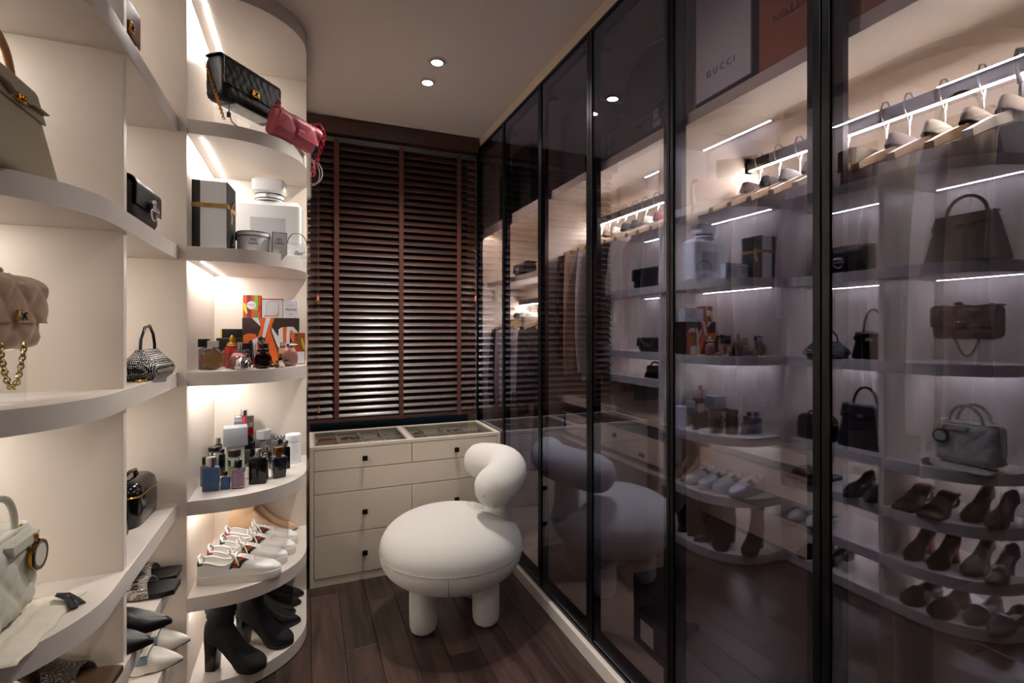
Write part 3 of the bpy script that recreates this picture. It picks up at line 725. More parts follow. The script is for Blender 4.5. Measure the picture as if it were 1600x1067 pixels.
def slide(label, loc, rz, word, m, band_m, sole_h=.016, H=0, L=.25, heel=None, group=None):
    t = thing('slide_sandal', label, 'shoe', loc, rz, group)
    Wd = [(0, .018), (.05, .029), (.2, .032), (.45, .034), (.65, .043), (.82, .044), (.93, .041), (.985, .037), (1, .034)]
    S = lambda f: H * (1 - sm(.15, .66, f))
    bm = nb(); rings = []
    for i in range(25):
        f = i / 24; w_ = ip(Wd, f); z = S(f); x = f * L; rings.append([(x, -w_, z + .002), (x, -w_, z + sole_h), (x, -w_ * .86, z + sole_h + .002), (x, w_ * .86, z + sole_h + .002), (x, w_, z + sole_h), (x, w_, z + .002), (x, w_ * .9, z), (x, -w_ * .9, z)])
    loft(bm, rings); obj('footbed', bm, m, t)
    bm = nb(); n = 18; g = []
    for i in range(7):
        f = .50 + .27 * i / 6; x = f * L; w_ = ip(Wd, f) + .002; z = S(f) + .006; hh = .052 - .012 * (i / 6)
        g.append([(x + .012 * math.sin(PI * j / n) * (-1), -w_ * math.cos(PI * j / n), z + hh * math.sin(PI * j / n) ** .75) for j in range(n + 1)])
    g2 = [[(x, y * 1.0, z) for x, y, z in r] + [(x, y * .94, z - .003) for x, y, z in r[::-1]] for r in g]
    loft(bm, g2); b = obj('strap', bm, band_m, t, ang=1)
    if word:
        for k, ch in enumerate(word):
            if ch == ' ': continue
            a = PI * (.13 + .62 * (k + .5) / len(word)); f = .64; w_ = ip(Wd, f) + .002; hh = .0465
            P_ = lambda a: Vector((f * L - .012 * math.sin(a), -w_ * math.cos(a), S(f) + .006 + hh * math.sin(a) ** .75))
            T = (P_(a + .03) - P_(a - .03)); T.x = 0; T.normalize(); up = Vector((-1, 0, 0)); Nn = T.cross(up)
            Mx = Matrix((T, up, Nn)).transposed()
            text(ch, .036, mat('letter_black', '#08080a', .5), b, P_(a) + Nn * .0022, Mx.to_euler(), name='letter', ext=.0012)
    if heel:
        bm = nb(); loft(bm, [[(.03 + px, py, z) for px, py in rrect(a, c, .006, 3)] for a, c, z in ((.03, .034, 0), (.034, .036, H * .5), (.05, .05, H + .002))]); obj('heel', bm, heel, t)
    return t
# ------------------------------------------------------------------ perfume bottles and boxes
def glass(name, col, rough=.02): return mat(name, col, rough, trans=1.0, ior=1.45)
G_CLEAR = glass('bottle_glass', '#f4f6f5'); G_PINK = glass('pink_glass', '#e9c9c9'); G_AMBER = glass('amber_glass', '#e2bf85'); G_PURP = glass('plum_glass', '#5a1230')
G_GREY = glass('smoke_bottle_glass', '#6d6f75'); G_BLUE = mat('blue_lacquer', '#2c4b74', .25, coat=.5); G_RED = mat('red_liquid', '#7d0d14', .1, coat=.6); G_LILAC = glass('lilac_glass', '#d9c6d8')
L_GOLD = mat('golden_perfume', '#9c6a24', .15, coat=.5); L_PINK = mat('pink_perfume', '#d79a92', .2); L_GREEN = mat('pale_green_perfume', '#c3cda0', .2); L_GREY = mat('pale_grey_perfume', '#b9bec0', .2)
NAVYB = mat('navy_lacquer', '#0d1026', .18, coat=.6); SILVER = mat('silver_cap', '#c2c4c9', .2, 1); DBROWN = mat('dark_brown_cap', '#2a1a16', .35)
FROST = mat('frosted_pale_glass', '#cfdcd3', .45, trans=.35)
def bottle(label, loc, rz, kind, w, d, h, body, liquid=None, fill=.6, cap=None, capw=.02, caph=.02, capd=None, capround=True, neck=.008, neck_m=None, extra=None, base=0.0, top=1.0):
    t = thing('perfume_bottle', label, 'perfume', loc, rz); bm = nb()
    def shape(bm, s, z0, z1):
        if kind == 'box': loft_z(bm, [(z0, w * s * .94, d * s * .94, .003), (z0 + .003, w * s, d * s, .004), (z1 - .004, w * s * top, d * s * top, .004), (z1, w * s * top * .86, d * s * top * .86, .003)], 3)
        elif kind == 'cyl': lathe(bm, [(w * s * .46, z0), (w * s * .5, z0 + .003), (w * s * .5, z1 - .006), (w * s * .44, z1 - .001), (w * s * .2, z1)], 24)
        elif kind == 'dome': lathe(bm, [(w * s * .34, z0), (w * s * .47, z0 + h * .15), (w * s * .5, z0 + h * .42), (w * s * .44, z0 + h * .7), (w * s * .3, z0 + h * .88), (w * s * .15, z1)], 24)
        elif kind == 'disk': lathe(bm, [(.001, -d / 2 * s), (w * .36 * s, -d / 2 * s), (w * .5 * s, -d * .25 * s), (w * .5 * s, d * .25 * s), (w * .36 * s, d / 2 * s), (.001, d / 2 * s)], 28, ax='y', c=(0, 0, h / 2))
        elif kind == 'cone': lathe(bm, [(w * s * .5, z0), (w * s * .5, z0 + .004), (w * s * .14, z1)], 24)
        elif kind == 'facet': lathe(bm, [(w * s * .36, z0), (w * s * .5, z0 + h * .25), (w * s * .5, z0 + h * .7), (w * s * .38, z1 - .002), (w * s * .2, z1)], 6)
        return bm
    b = obj('bottle_body', shape(bm, 1, base, h), body, t, ang=.5)
    if liquid:
        if kind == 'disk':
            lq = lathe(nb(), [(.001, -d * .34), (w * .36, -d * .34), (w * .40, -d * .2), (w * .40, d * .2), (w * .36, d * .34), (.001, d * .34)], 28, ax='y', c=(0, 0, h / 2))
        else: lq = shape(nb(), .86, base + .006, base + h * fill)
        obj('perfume_liquid', lq, liquid, b, ang=.5)
    if neck: obj('neck', lathe(nb(), [(neck, h - .003), (neck, h + .006)], 16), neck_m or SILVER, t)
    if cap:
        z0 = h + (.005 if neck else 0); bm = nb()
        if capround == 'ball': ell(bm, (0, 0, z0 + caph / 2), capw / 2, capw / 2, caph / 2, 18, 12)
        elif capround: lathe(bm, [(capw * .5, z0), (capw * .5, z0 + caph - .002), (capw * .46, z0 + caph), (.0005, z0 + caph)], 22)
        else: box(bm, -capw / 2, capw / 2, -(capd or capw) / 2, (capd or capw) / 2, z0, z0 + caph, .0018)
        obj('cap', bm, cap, t, ang=.5)
    if extra: extra(t, b)
    return t
def carton(name, label, loc, rz, w, d, h, m, lid=None, lid_m=None, cat='box', group=None):
    t = thing(name, label, cat, loc, rz, group)
    if lid: 
        obj('box_body', box(nb(), -w / 2 + .001, w / 2 - .001, -d / 2 + .001, d / 2 - .001, 0, h - lid, .0015), m, t)
        obj('lid', box(nb(), -w / 2, w / 2, -d / 2, d / 2, h - lid, h, .0015), lid_m or m, t)
    else: obj('box_body', box(nb(), -w / 2, w / 2, -d / 2, d / 2, 0, h, .0015), m, t)
    return t
INK = mat('black_ink', '#101012', .6)
# ============================ CORNER SHELVES ============================
# ---- top shelf: black chevron bag on an acrylic bridge, pink bag hanging over the edge
z = SH[0]
ax = math.atan2(.132, .109); rc = (-.19, 2.0)
riser('low clear acrylic bridge under the black quilted bag', (-.205, 1.987, z), ax, .152, .09, .08)
flap_bag('flap_handbag', 'black chevron quilted flap bag with gold clasp on acrylic stand', (-.204, 1.99, z + .0805), ax, .245, .08, .145, BLK, GOLD, .0035, .026, True, .66,
         chainpts=catenary((-.125, .03, .12), (-.13, -.05, -.075), .0, 14))
bm = nb(); tube(bm, [(-.245, 1.955, z + .075), (-.246, 1.95, z + .06), (-.235, 1.945, z + .03), (-.215, 1.935, z + .012), (-.19, 1.925, z + .006)], .0022, 6)
tg = thing('hang_tag', 'short black cord with a square tag under the acrylic bridge', 'tag', (0, 0, 0)); obj('cord', bm, BLK, tg)
obj('tag_plate', box(nb(), -.252, -.239, 1.945, 1.949, z + .045, z + .064, .002), BLK, tg)
PINK = mat('pink_lambskin', '#c05a68', .45, bump=.1, bscale=300); REDCH = mat('red_chain', '#c02a3c', .25, .6)
pb = flap_bag('flap_handbag', 'pink quilted flap bag lying over the curved top shelf edge', (-.060, 2.029, z + .007), math.radians(47), .195, .055, .095, PINK, PINK, .0065, .055, False, .6, emblem=False, tilt=.0)
pb.rotation_euler = (math.radians(20), math.radians(2), math.radians(47))
obj('chain', chain(nb(), [(.095, -.01, .11), (.112, -.03, .10), (.118, -.035, .06), (.117, -.03, .0), (.12, -.025, -.05), (.128, -.022, -.07)], .006, .0095), REDCH, pb)
bm = nb(); tube(bm, [(.10, -.02, -.01), (.112, -.028, -.03), (.128, -.024, -.055), (.138, -.015, -.068), (.13, -.01, -.075), (.118, -.02, -.06)], [.004, .006, .008, .007, .006, .004], 8, flat=.35); obj('strap_end', bm, PINK, pb)
bm = nb(); tube(bm, [(-.1, 0, .108), (-.103, -.01, .117), (-.095, -.015, .112)], .006, 7); tube(bm, [(.085, 0, .108), (.1, -.01, .119), (.108, -.02, .105)], .008, 7); obj('bow', bm, mat('dark_pink', '#8d2c3c', .5), pb)
# ---- second shelf
z = SH[1]
t = carton('gift_box', 'tall white gift box with black base side and gold ribbon', (-.2905, 1.967, z), math.radians(-5), .102, .12, .222, WHT)
obj('black_band', box(nb(), -.052, -.0275, -.061, .061, 0, .2225, .001), mat('black_card', '#101014', .5), t)
obj('black_edge', box(nb(), .0497, .052, -.061, .061, 0, .2225, .0005), INK, t)
RIB = mat('gold_ribbon', '#a8813f', .45, bump=.1)
rb = obj('ribbon', box(nb(), -.053, .053, -.062, .062, .134, .149, .0008), RIB, t)
bm = nb(); tube(bm, [(.055, -.02, .142), (.064, -.03, .160), (.066, -.04, .150), (.056, -.03, .138)], .006, 6, flat=.25); tube(bm, [(.055, -.025, .14), (.06, -.03, .11), (.061, -.04, .085)], .007, 6, flat=.2); obj('ribbon_bow', bm, RIB, t)
text('CHANEL', .007, INK, rb, (-.005, -.0625, .1415))
# giant display bottle
t = thing('display_bottle', 'giant white perfume display bottle with square stopper behind the small boxes', 'perfume', (-.135, 2.20, z), math.radians(-4)); bm = nb()
loft_z(bm, [(0, .225, .085, .012), (.01, .238, .095, .014), (.215, .238, .095, .014), (.232, .215, .08, .018), (.236, .10, .05, .01)], 5); 
WPLA = mat('white_display_plastic', '#f2f2f3', .18, coat=.4); obj('bottle_body', bm, WPLA, t)
bm = nb(); lathe(bm, [(.052, .235), (.052, .262), (.046, .265)], 28); obj('neck', bm, WPLA, t)
for zz in (.240, .258): obj('neck_cord', lathe(nb(), [(.0528, zz), (.0528, zz + .004)], 28), INK, t)
bm = nb(); loft_z(bm, [(.264, .09, .07, .012), (.274, .118, .088, .014), (.312, .118, .088, .014), (.320, .10, .075, .012)], 4); obj('stopper', bm, WPLA, t)
obj('label', box(nb(), -.062, .062, -.0485, -.0465, .055, .165), mat('label_grey', '#c3c4c8', .5), t)
text('C', .018, INK, t, (0, -.053, .2505))
# round tin
t = thing('vanity_case', 'round white hat box case with black trim and clasp', 'box', (-.175, 2.0, z), math.radians(-10)); R = .052
bm = nb(); lathe(bm, [(R, 0), (R, .058), (R - .002, .058)], 36); obj('case_body', bm, WHT, t)
bm = nb(); lathe(bm, [(R + .001, .0595), (R + .001, .071), (R - .003, .075), (.001, .076)], 36); obj('lid', bm, WHT, t)
for zz in (.057, .0715): obj('trim', lathe(nb(), [(R + .0012, zz), (R + .0022, zz + .0015), (R + .0012, zz + .003)], 36), INK, t)
bm = nb(); box(bm, -R - .005, -R + .004, -.012, .004, .045, .074, .002); obj('buckle', bm, BLACKM, t)
a = text('N°5', .011, INK, t, (.014, -.0508, .043), (PI / 2, 0, .28)); text('CHANEL', .0085, INK, t, (.014, -.0508, .030), (PI / 2, 0, .28))
t = carton('perfume_carton', 'small white carton with black edges and lettering beside the hat box', (-.0935, 1.984, z), math.radians(12), .048, .048, .076, WHT)
for s in (-1, 1): obj('black_edge', box(nb(), s * .0238 - .0008, s * .0238 + .0008, -.0246, -.0226, 0, .0765), INK, t)
obj('black_edge', box(nb(), -.0246, .0246, -.0246, -.0226, .0752, .0768), INK, t)
text('N°5', .010, INK, t, (0, -.0246, .050)); text('CHANEL', .0075, INK, t, (0, -.0246, .037))
t = thing('cosmetic_pouch', 'clear plastic pouch with thin black handle and small cards inside', 'pouch', (-.032, 2.085, z), math.radians(32))
bm = nb(); loft_z(bm, [(0, .088, .042, .01), (.055, .088, .036, .01), (.058, .086, .02, .006)], 4); obj('pouch_body', bm, CLEAR, t)
obj('card', box(nb(), -.03, .028, -.006, -.004, .004, .05), WHT, t); text('N°5', .008, INK, t, (-.005, -.0065, .028)); text('CHANEL', .006, INK, t, (-.005, -.0065, .019))
bm = nb(); tube(bm, [(.025 + .01 * math.sin(i), .004 * math.cos(2 * i), .006 + .004 * i) for i in range(8)], .006, 6); obj('tissue', bm, mat('tissue', '#d8dade', .6), t)
obj('handle', tube(nb(), arc((0, 0, .055), .040, .045, .05, PI - .05, 18), .0016, 6), BLACKM, t)
obj('rim', tube(nb(), [(x, y, .058) for x, y in rrect(.088, .034, .01, 3)], .0008, 5, closed=True), mat('grey_piping', '#6b6c70', .5), t)
# ---- third shelf: boxes and women's perfumes
z = SH[2]
YEL = mat('yellow_edge', '#c9b53a', .5)
t = carton('perfume_carton', 'large black glossy carton with white foot and yellow edge at the corner', (-.262, 2.335, z), 0, .115, .06, .14, WHT)
obj('black_face', box(nb(), -.053, .058, -.0312, .0302, .056, .1405, .001), mat('black_gloss_card', '#141416', .18, coat=.4), t); obj('yellow_edge', box(nb(), -.0578, -.053, -.0311, .0301, .056, .1404), YEL, t)
obj('print_line', box(nb(), -.03, .035, -.0306, -.0300, .0425, .049), mat('grey_ink', '#8f9094', .6), t)
t = carton('perfume_carton', 'dark carton with red lower band left of the brown box', (-.262, 2.20, z), 0, .082, .05, .105, mat('dark_card', '#1a1819', .35))
obj('red_band', box(nb(), .005, .0415, -.0255, .0255, .03, .062), mat('red_band', '#8a1e28', .4), t)
text('Si', .02, WHT, t, (.024, -.026, .052))
carton('perfume_carton', 'small black carton between the red banded carton and the brown box', (-.212, 2.185, z), 0, .034, .03, .085, mat('black_card2', '#121214', .3))
carton('perfume_carton', 'flesh pink carton standing behind the round amber bottle', (-.262, 2.12, z), .1, .05, .03, .06, mat('flesh_card', '#c99a8b', .5))
# big brown box with printed bands
bw, bh = .205, .184; bx, by = -.130, 2.255
t = carton('gift_box', 'wide brown gift box printed with looping orange and white bands', (bx, by, z), 0, bw, .10, bh, mat('brown_card', '#3a2a26', .5), .05)
ORG, WPR = mat('orange_print', '#d9662a', .5), mat('white_print', '#e4e6ec', .5)
def PX(pts): return [((x - 664) / 588 * bw, bh * (1 - (y - 340) / 520)) for x, y in pts]
yy = -.0512
for k, (m_, pts) in enumerate(((WPR, [(465, 340), (530, 340), (600, 430), (560, 440)]), (WPR, [(600, 340), (660, 340), (625, 460), (600, 560), (570, 560), (580, 460)]),
    (ORG, [(530, 340), (610, 340), (585, 470), (572, 560), (610, 640), (540, 640), (525, 560), (560, 440)]), (ORG, [(650, 340), (700, 340), (655, 480), (740, 760), (740, 860), (690, 860), (600, 600), (620, 470)]),
    (WPR, [(668, 440), (745, 560), (745, 700), (668, 490)]), (ORG, [(390, 530), (430, 515), (500, 520), (525, 560), (440, 600), (400, 700), (380, 760), (380, 560)]),
    (WPR, [(440, 530), (450, 570), (400, 650), (385, 680), (385, 620)]), (WPR, [(455, 540), (500, 525), (525, 560), (545, 860), (500, 860), (480, 620)]),
    (WPR, [(740, 470), (775, 445), (785, 445), (790, 860), (740, 860)]), (ORG, [(785, 445), (825, 440), (822, 520), (818, 860), (788, 860), (780, 520)]),
    (WPR, [(828, 440), (895, 440), (945, 500), (955, 590), (955, 680), (925, 640), (905, 520), (870, 470), (858, 520), (858, 700), (822, 700), (822, 520)]), (ORG, [(862, 480), (885, 490), (905, 540), (925, 650), (905, 650), (880, 600), (862, 560)]))):
    flat('printed_band', PX(pts), yy - .0002 * (k % 3), m_, t, .0012)
# cartons standing on the brown box
zt = z + bh
t = carton('perfume_carton', 'orange and green leaf pattern carton with white oval on the brown box', (-.20, 2.255, zt), 0, .064, .05, .090, mat('orange_card', '#d65a2c', .5))
OV = [(-.002 + .0165 * math.cos(a), .050 + .0165 * math.sin(a)) for a in np.linspace(0, 2 * PI, 25)[:-1]]
for k, (c, pts) in enumerate((('#8a2c4a', [(-.018, 0), (-.002, 0), (-.002, .09), (-.018, .09)]), ('#7cc24a', [(.008, .03), (.02, .03), (.02, .09), (.008, .09)]), ('#e0e24a', [(-.031, .06), (-.022, .055), (-.016, .02), (-.02, .015), (-.029, .03)]), ('#c9303a', [(.02, .02), (.0315, .035), (.0315, .055), (.02, .04)]), ('#4a9a4a', [(.004, .02), (.012, .02), (.03, .002), (.014, .002)]))):
    flat('printed_leaf', pts, -.0256 - .0001 * k, mat('print_' + c, c, .5), t, .0008)
o = flat('printed_oval', OV, -.0262, WHT, t, .0006); obj('script_line', tube(nb(), [(-.013 + .022 * i / 24, -.0264, .052 + .0022 * math.sin(i * 1.35)) for i in range(25)], .0004, 4), INK, o); obj('print_line', box(nb(), -.012, .009, -.0265, -.0262, .0455, .0463), mat('grey_ink', '#8f9094', .6), o)
t = carton('perfume_carton', 'square white carton with orange top edge on the brown box', (-.127, 2.255, zt), 0, .078, .05, .078, WHT, .004, mat('orange_lid', '#d4562a', .5))
obj('window_outline', tube(nb(), [(-.022, -.0254, .012)] + [(-.022 * math.cos(a), -.0254, .052 + .016 * math.sin(a)) for a in np.linspace(0, PI, 12)] + [(.022, -.0254, .012)], .0005, 4), GREY, t)
flat('orange_print', [(-.03, .006), (.02, .006), (.022, .026), (.016, .014), (0, .010), (-.03, .012)], -.0256, mat('pale_orange', '#e3a27a', .5), t)
t = carton('perfume_carton', 'narrow white lettered carton at the right end of the brown box', (-.058, 2.255, zt), 0, .053, .05, .074, WHT)
text('Miss Dior', .011, INK, t, (0, -.0256, .036)); text('Dior', .007, INK, t, (0, -.0256, .016)); obj('print_line', box(nb(), -.015, .015, -.0255, -.0250, .0525, .0535), GREY, t)
t = carton('perfume_carton', 'orange and green palm print carton right of the brown box', (-.012 - .015, 2.17, z), math.radians(10), .042, .03, .125, mat('orange_card2', '#b8502c', .5))
for k, pts in enumerate(([(-.02, .124), (.0, .118), (-.012, .108)], [(-.02, .105), (.004, .098), (-.01, .09)], [(-.02, .085), (.0, .075), (-.014, .068)], [(-.02, .06), (-.004, .05), (-.018, .042)])): flat('printed_leaf', pts, -.0156, mat('palm_green', '#37653a', .5), t)
flat('printed_leaf', [(.004, .10), (.010, .105), (.020, .07), (.019, .055), (.012, .062)], -.0157, mat('lime', '#b7cc3f', .5), t); flat('white_label', [(-.012, .004), (.018, .004), (.018, .05), (-.012, .05)], -.0158, WHT, t)
flat('magenta_base', [(-.02, 0), (.02, 0), (.02, .004), (-.02, .004)], -.0157, mat('magenta', '#a83266', .5), t)
def on3(u, Y): return (x_at(u, Y), Y, z)
def bow(t, b): 
    bm = nb(); tube(bm, [(-.012, -.01, .062), (.006, -.014, .060), (.022, -.014, .058), (.03, -.012, .048), (.024, -.016, .040)], .0065, 7, flat=.5); tube(bm, [(.006, -.014, .06), (.028, -.012, .066), (.034, -.01, .056)], .004, 6, flat=.5); obj('ribbon_bow', bm, BLK, t)
bottle('round flat amber perfume bottle with a clear square stopper', on3(338.5, 1.955), -.25, 'disk', .072, .032, .072, G_CLEAR, L_GOLD, cap=mat('frosty_cap', '#e6e8ea', .15, trans=.5), capw=.032, caph=.022, capd=.016, capround=False, neck=.009)
bottle('silver sequin covered bottle with a black cap at the back panel', on3(319, 2.0), 0, 'box', .032, .026, .072, crystal_mat('silver_sequins', '#8a8a92', 420), cap=BLKCAP, capw=.034, caph=.028, capd=.026, capround=False, neck=.008)
bottle('dark bottle with a pale gold round cap behind the amber bottle', on3(333, 2.07), 0, 'cyl', .036, .036, .07, mat('rose_lacquer', '#a5726a', .2), cap=PALEGOLD, capw=.026, caph=.018)
def pagoda(t, b):
    for k, (r, zz) in enumerate(((.017, .088), (.021, .082))): obj('collar_tier', lathe(nb(), [(r * .6, zz - .004), (r, zz - .003), (r * .7, zz + .003)], 12), GOLD, t)
bottle('red faceted bottle with gold tiers and a gold ball stopper', on3(361, 2.03), .3, 'facet', .058, .05, .078, mat('red_bottle', '#a3201c', .15, coat=.6), cap=GOLD, capw=.019, caph=.034, capround='ball', neck=.010, neck_m=GOLD, extra=pagoda)
bottle('squat clear pink bottle with a black bow at its neck', on3(379, 1.99), 0, 'dome', .072, .072, .058, G_PINK, L_PINK, .5, cap=SILVER, capw=.014, caph=.03, neck=.009, extra=bow)
bottle('mirrored half sphere bottle lying in front of the bow bottle', on3(384, 1.935), 0, 'dome', .052, .052, .042, CHROME, None, cap=CHROME, capw=.006, caph=.004, neck=0)
bottle('tall clear bottle topped with a black ball', on3(407, 2.08), 0, 'cyl', .038, .038, .088, G_CLEAR, L_PINK, .7, cap=BLKCAP, capw=.019, caph=.020, capround='ball', neck=.012)
bottle('cone shaped clear bottle with a wide black cap', on3(410, 2.03), 0, 'cone', .074, .074, .062, G_AMBER, None, cap=BLKCAP, capw=.030, caph=.020, neck=.009)
bottle('small plum coloured faceted bottle with a flat black cap', on3(420.5, 1.965), .2, 'facet', .056, .04, .054, G_PURP, mat('plum_perfume', '#3a0a20', .2), .85, cap=BLKCAP, capw=.038, caph=.011, neck=.009, neck_m=BLKCAP)
def daisies(t, b):
    for k in range(5):
        a = k * 1.26; bm = nb(); c = (.017 * math.cos(a), .017 * math.sin(a), .080 + .003 * (k % 2))
        for q in range(5): ell(bm, (c[0] + .006 * math.cos(q * 1.257), c[1] + .006 * math.sin(q * 1.257), c[2]), .0042, .0042, .0022, 8, 5)
        ell(bm, (c[0], c[1], c[2] + .002), .003, .003, .002, 8, 5); obj('flower', bm, SILVER if k % 2 else WHTP, t)
bottle('rounded clear bottle with silver and white flower stopper', on3(456, 2.05), 0, 'dome', .056, .056, .072, G_CLEAR, L_PINK, .45, cap=BLKCAP, capw=.024, caph=.006, neck=.010, extra=daisies)
bottle('slim clear bottle with orange tint behind the flower stopper bottle', on3(441, 2.11), 0, 'box', .03, .02, .07, glass('peach_glass', '#efc9ae'), None, cap=G_CLEAR, capw=.014, caph=.014)
bottle('tiny clear bottle with a gold ring cap at the shelf front', on3(441, 1.985), 0, 'cone', .034, .034, .030, G_CLEAR, None, cap=GOLD, capw=.010, caph=.016, neck=.006, neck_m=BLKCAP)
bottle('miniature clear cube bottle with gold label near the plum bottle', on3(450, 2.0), .4, 'box', .024, .018, .022, G_CLEAR, L_GOLD, .4, cap=G_CLEAR, capw=.010, caph=.012)
bottle('miniature clear disc bottle beside the tiny gold ringed one', on3(434, 1.968), .2, 'disk', .018, .008, .018, G_CLEAR, L_GOLD, cap=GOLD, capw=.005, caph=.005, neck=.003)
# ---- fourth shelf: men's fragrances
z = SH[3]
def on4(u, v): x_, y_ = spot(u, v, z); return (x_, y_, z)
def s4(u, v): x_, y_ = spot(u, v, z); return dist(x_, y_) / F
def B(u, v, wpx, hpx, kind, body, label, capw=0, caph=0, cap=None, rz=0, dr=.5, **k):
    s = s4(u, v); return bottle(label, on4(u, v), rz, kind, wpx * s, wpx * s * dr, hpx * s, body, cap=cap, capw=capw * s, caph=caph * s, **k)
def glassfoot(t, b): pass
B(331.5, 766, 23, 37, 'box', G_BLUE, 'blue square bottle with clear foot and chrome cap at the shelf front', 15, 13, CHROME, -.12, .55, neck=.010)
B(351, 764, 13, 19, 'box', G_BLUE, 'miniature blue square bottle next to its large twin', 6, 6, BLKCAP, -.1, .6, neck=.004)
B(322, 758, 15, 31, 'box', G_GREY, 'clear grey bottle with black cap standing behind the blue bottle', 11, 11, BLKCAP, .1, .8)
B(335, 738, 19, 32, 'cyl', G_CLEAR, 'round clear bottle with a domed black lid near the back panel', 18, 6, BLKCAP, 0, 1, liquid=L_GREY, fill=.6)
B(347, 738, 9, 33, 'box', BLKGLOSS, 'slim black rectangular bottle beside the domed lid bottle', 7, 5, BLKCAP, 0, .9)
B(353, 735, 25, 39, 'box', FROST, 'tall pale frosted bottle with a large grey cube cap', 33, 28, GREY, .12, .8, capround=False, neck=.012)
B(366.5, 751, 20, 37, 'cyl', G_CLEAR, 'round clear bottle with green perfume and dark brown cap', 18, 10, DBROWN, 0, 1, liquid=L_GREEN, fill=.62, neck=.013)
B(372, 762, 18, 30, 'box', G_LILAC, 'pale lilac square bottle with black cap at the shelf front', 11, 11, BLKCAP, -.05, .6, liquid=mat('lilac_perfume', '#cdb7cc', .2), fill=.8)
B(384, 732, 17, 24, 'box', BLKGLOSS, 'black square bottle with black lid behind the lilac one', 16, 6, BLKCAP, .1, .6, neck=0)
B(389, 747, 8, 20, 'cyl', G_CLEAR, 'small clear cylinder left of the black tall bottle', 6, 5, CHROME, 0, 1)
def ridge(t, b):
    bm = nb(); box(bm, -.004, .004, -.0215, -.017, .004, .085, .002); obj('front_ridge', bm, BLKGLOSS, b)
B(404, 754, 25, 41, 'box', BLKGLOSS, 'large black armoured bottle with chrome top and red stud', 10, 10, CHROME, -.15, .6, neck=.012, extra=ridge)
B(419, 747, 9, 33, 'cyl', G_CLEAR, 'slim clear bottle with red band beside the black armoured one', 6, 4, SILVER, 0, 1, liquid=mat('red_band_liquid', '#b0222a', .3), fill=.35)
def medal(t, b): obj('medallion', lathe(nb(), [(.0005, -.0225), (.0075, -.0225), (.008, -.021), (.008, -.012)], 18, ax='y', c=(0, 0, .036)), GOLD, b)
B(431, 746, 18, 33, 'box', NAVYB, 'navy tapered bottle with gold cap and round gold medallion', 12, 12, GOLD, .35, .85, neck=.009, neck_m=GOLD, extra=medal, top=1.22, capround=False)
B(446, 732, 13, 34, 'box', BLKGLOSS, 'black rounded bottle with a silver neck near the white canister', 8, 8, CHROME, .2, .6)
t = thing('canister', 'plain white cylinder canister at the right end of the fragrance shelf', 'box', on4(458, 717), 0); s = s4(458, 717); R = 11 * s
obj('canister_body', lathe(nb(), [(R, 0), (R, 32 * s), (R - .001, 32.4 * s)], 32), WHT, t); obj('lid', lathe(nb(), [(R + .0006, 33 * s), (R + .0006, 42 * s), (R - .002, 43.5 * s), (.001, 43.6 * s)], 32), WHT, t)

def luna(t, b):
    obj('chrome_sleeve', box(nb(), -.0365, .0365, -.022, .022, .149, .200, .003), CHROME, t); obj('red_window', box(nb(), -.0345, .0345, -.021, .021, .117, .148, .002), G_RED, t)
    st = obj('red_strip', box(nb(), -.0065, .0065, -.0228, -.019, .150, .1995), mat('red_strip', '#c01820', .4), t)
    for k, ch in enumerate('PRADA'): text(ch, .008, WHT, st, (0, -.0229, .192 - .0092 * k), (PI / 2, 0, 0))
bottle('tall clear bottle with red band and mirrored silver top', on4(384, 725), .12, 'box', .068, .04, .118, G_CLEAR, L_GREY, .5, cap=CHROME, capw=.026, caph=.024, neck=0, extra=luna)
for o in bpy.data.objects:
    if o.parent and o.name.startswith('cap') and o.parent.get('label', '').startswith('tall clear bottle with red band'): o.location.z = .0825
B(409, 721, 22, 34, 'dome', G_CLEAR, 'round clear bottle with a wide silver white drum cap', 22, 14, mat('satin_white_cap', '#d3d4d8', .3, .3), 0, 1, neck=.012, liquid=L_GREY, fill=.4)
B(429, 717, 19, 26, 'box', G_CLEAR, 'clear square bottle with black and silver squared cap', 14, 9, check_mat('checker_cap', '#0a0a0a', '#c8c8cc', 160, .25), .3, .7, capround=False, liquid=L_GREY, fill=.6)
B(394, 722, 17, 30, 'box', BLKGLOSS, 'black flat bottle with tall black cap behind the mirrored bottle', 9, 10, BLKCAP, .1, .6)
B(377, 728, 11, 22, 'cyl', G_GREY, 'small smoky round bottle with black cap in the middle row', 9, 8, BLKCAP, 0, 1)
B(341, 728, 11, 34, 'box', G_GREY, 'small grey glass bottle with chrome neck beneath the cube cap', 7, 8, CHROME, 0, .7)
B(415, 732, 14, 26, 'box', G_GREY, 'clear smoky bottle between the drum cap and the navy bottle', 8, 7, SILVER, 0, .7)
B(439, 722, 13, 28, 'cyl', G_CLEAR, 'plain clear round bottle behind the navy gold bottle', 7, 7, BLKCAP, 0, 1, liquid=L_GREY, fill=.5)
t = carton('perfume_carton', 'flat grey carton with dark printed end at the rear of the fragrance shelf', (-.085, 2.345, z), 0, .105, .03, .088, mat('grey_carton', '#6f6c6c', .4)); obj('dark_end', box(nb(), .01, .036, -.0155, .0153, .01, .0883), NAVYB, t)

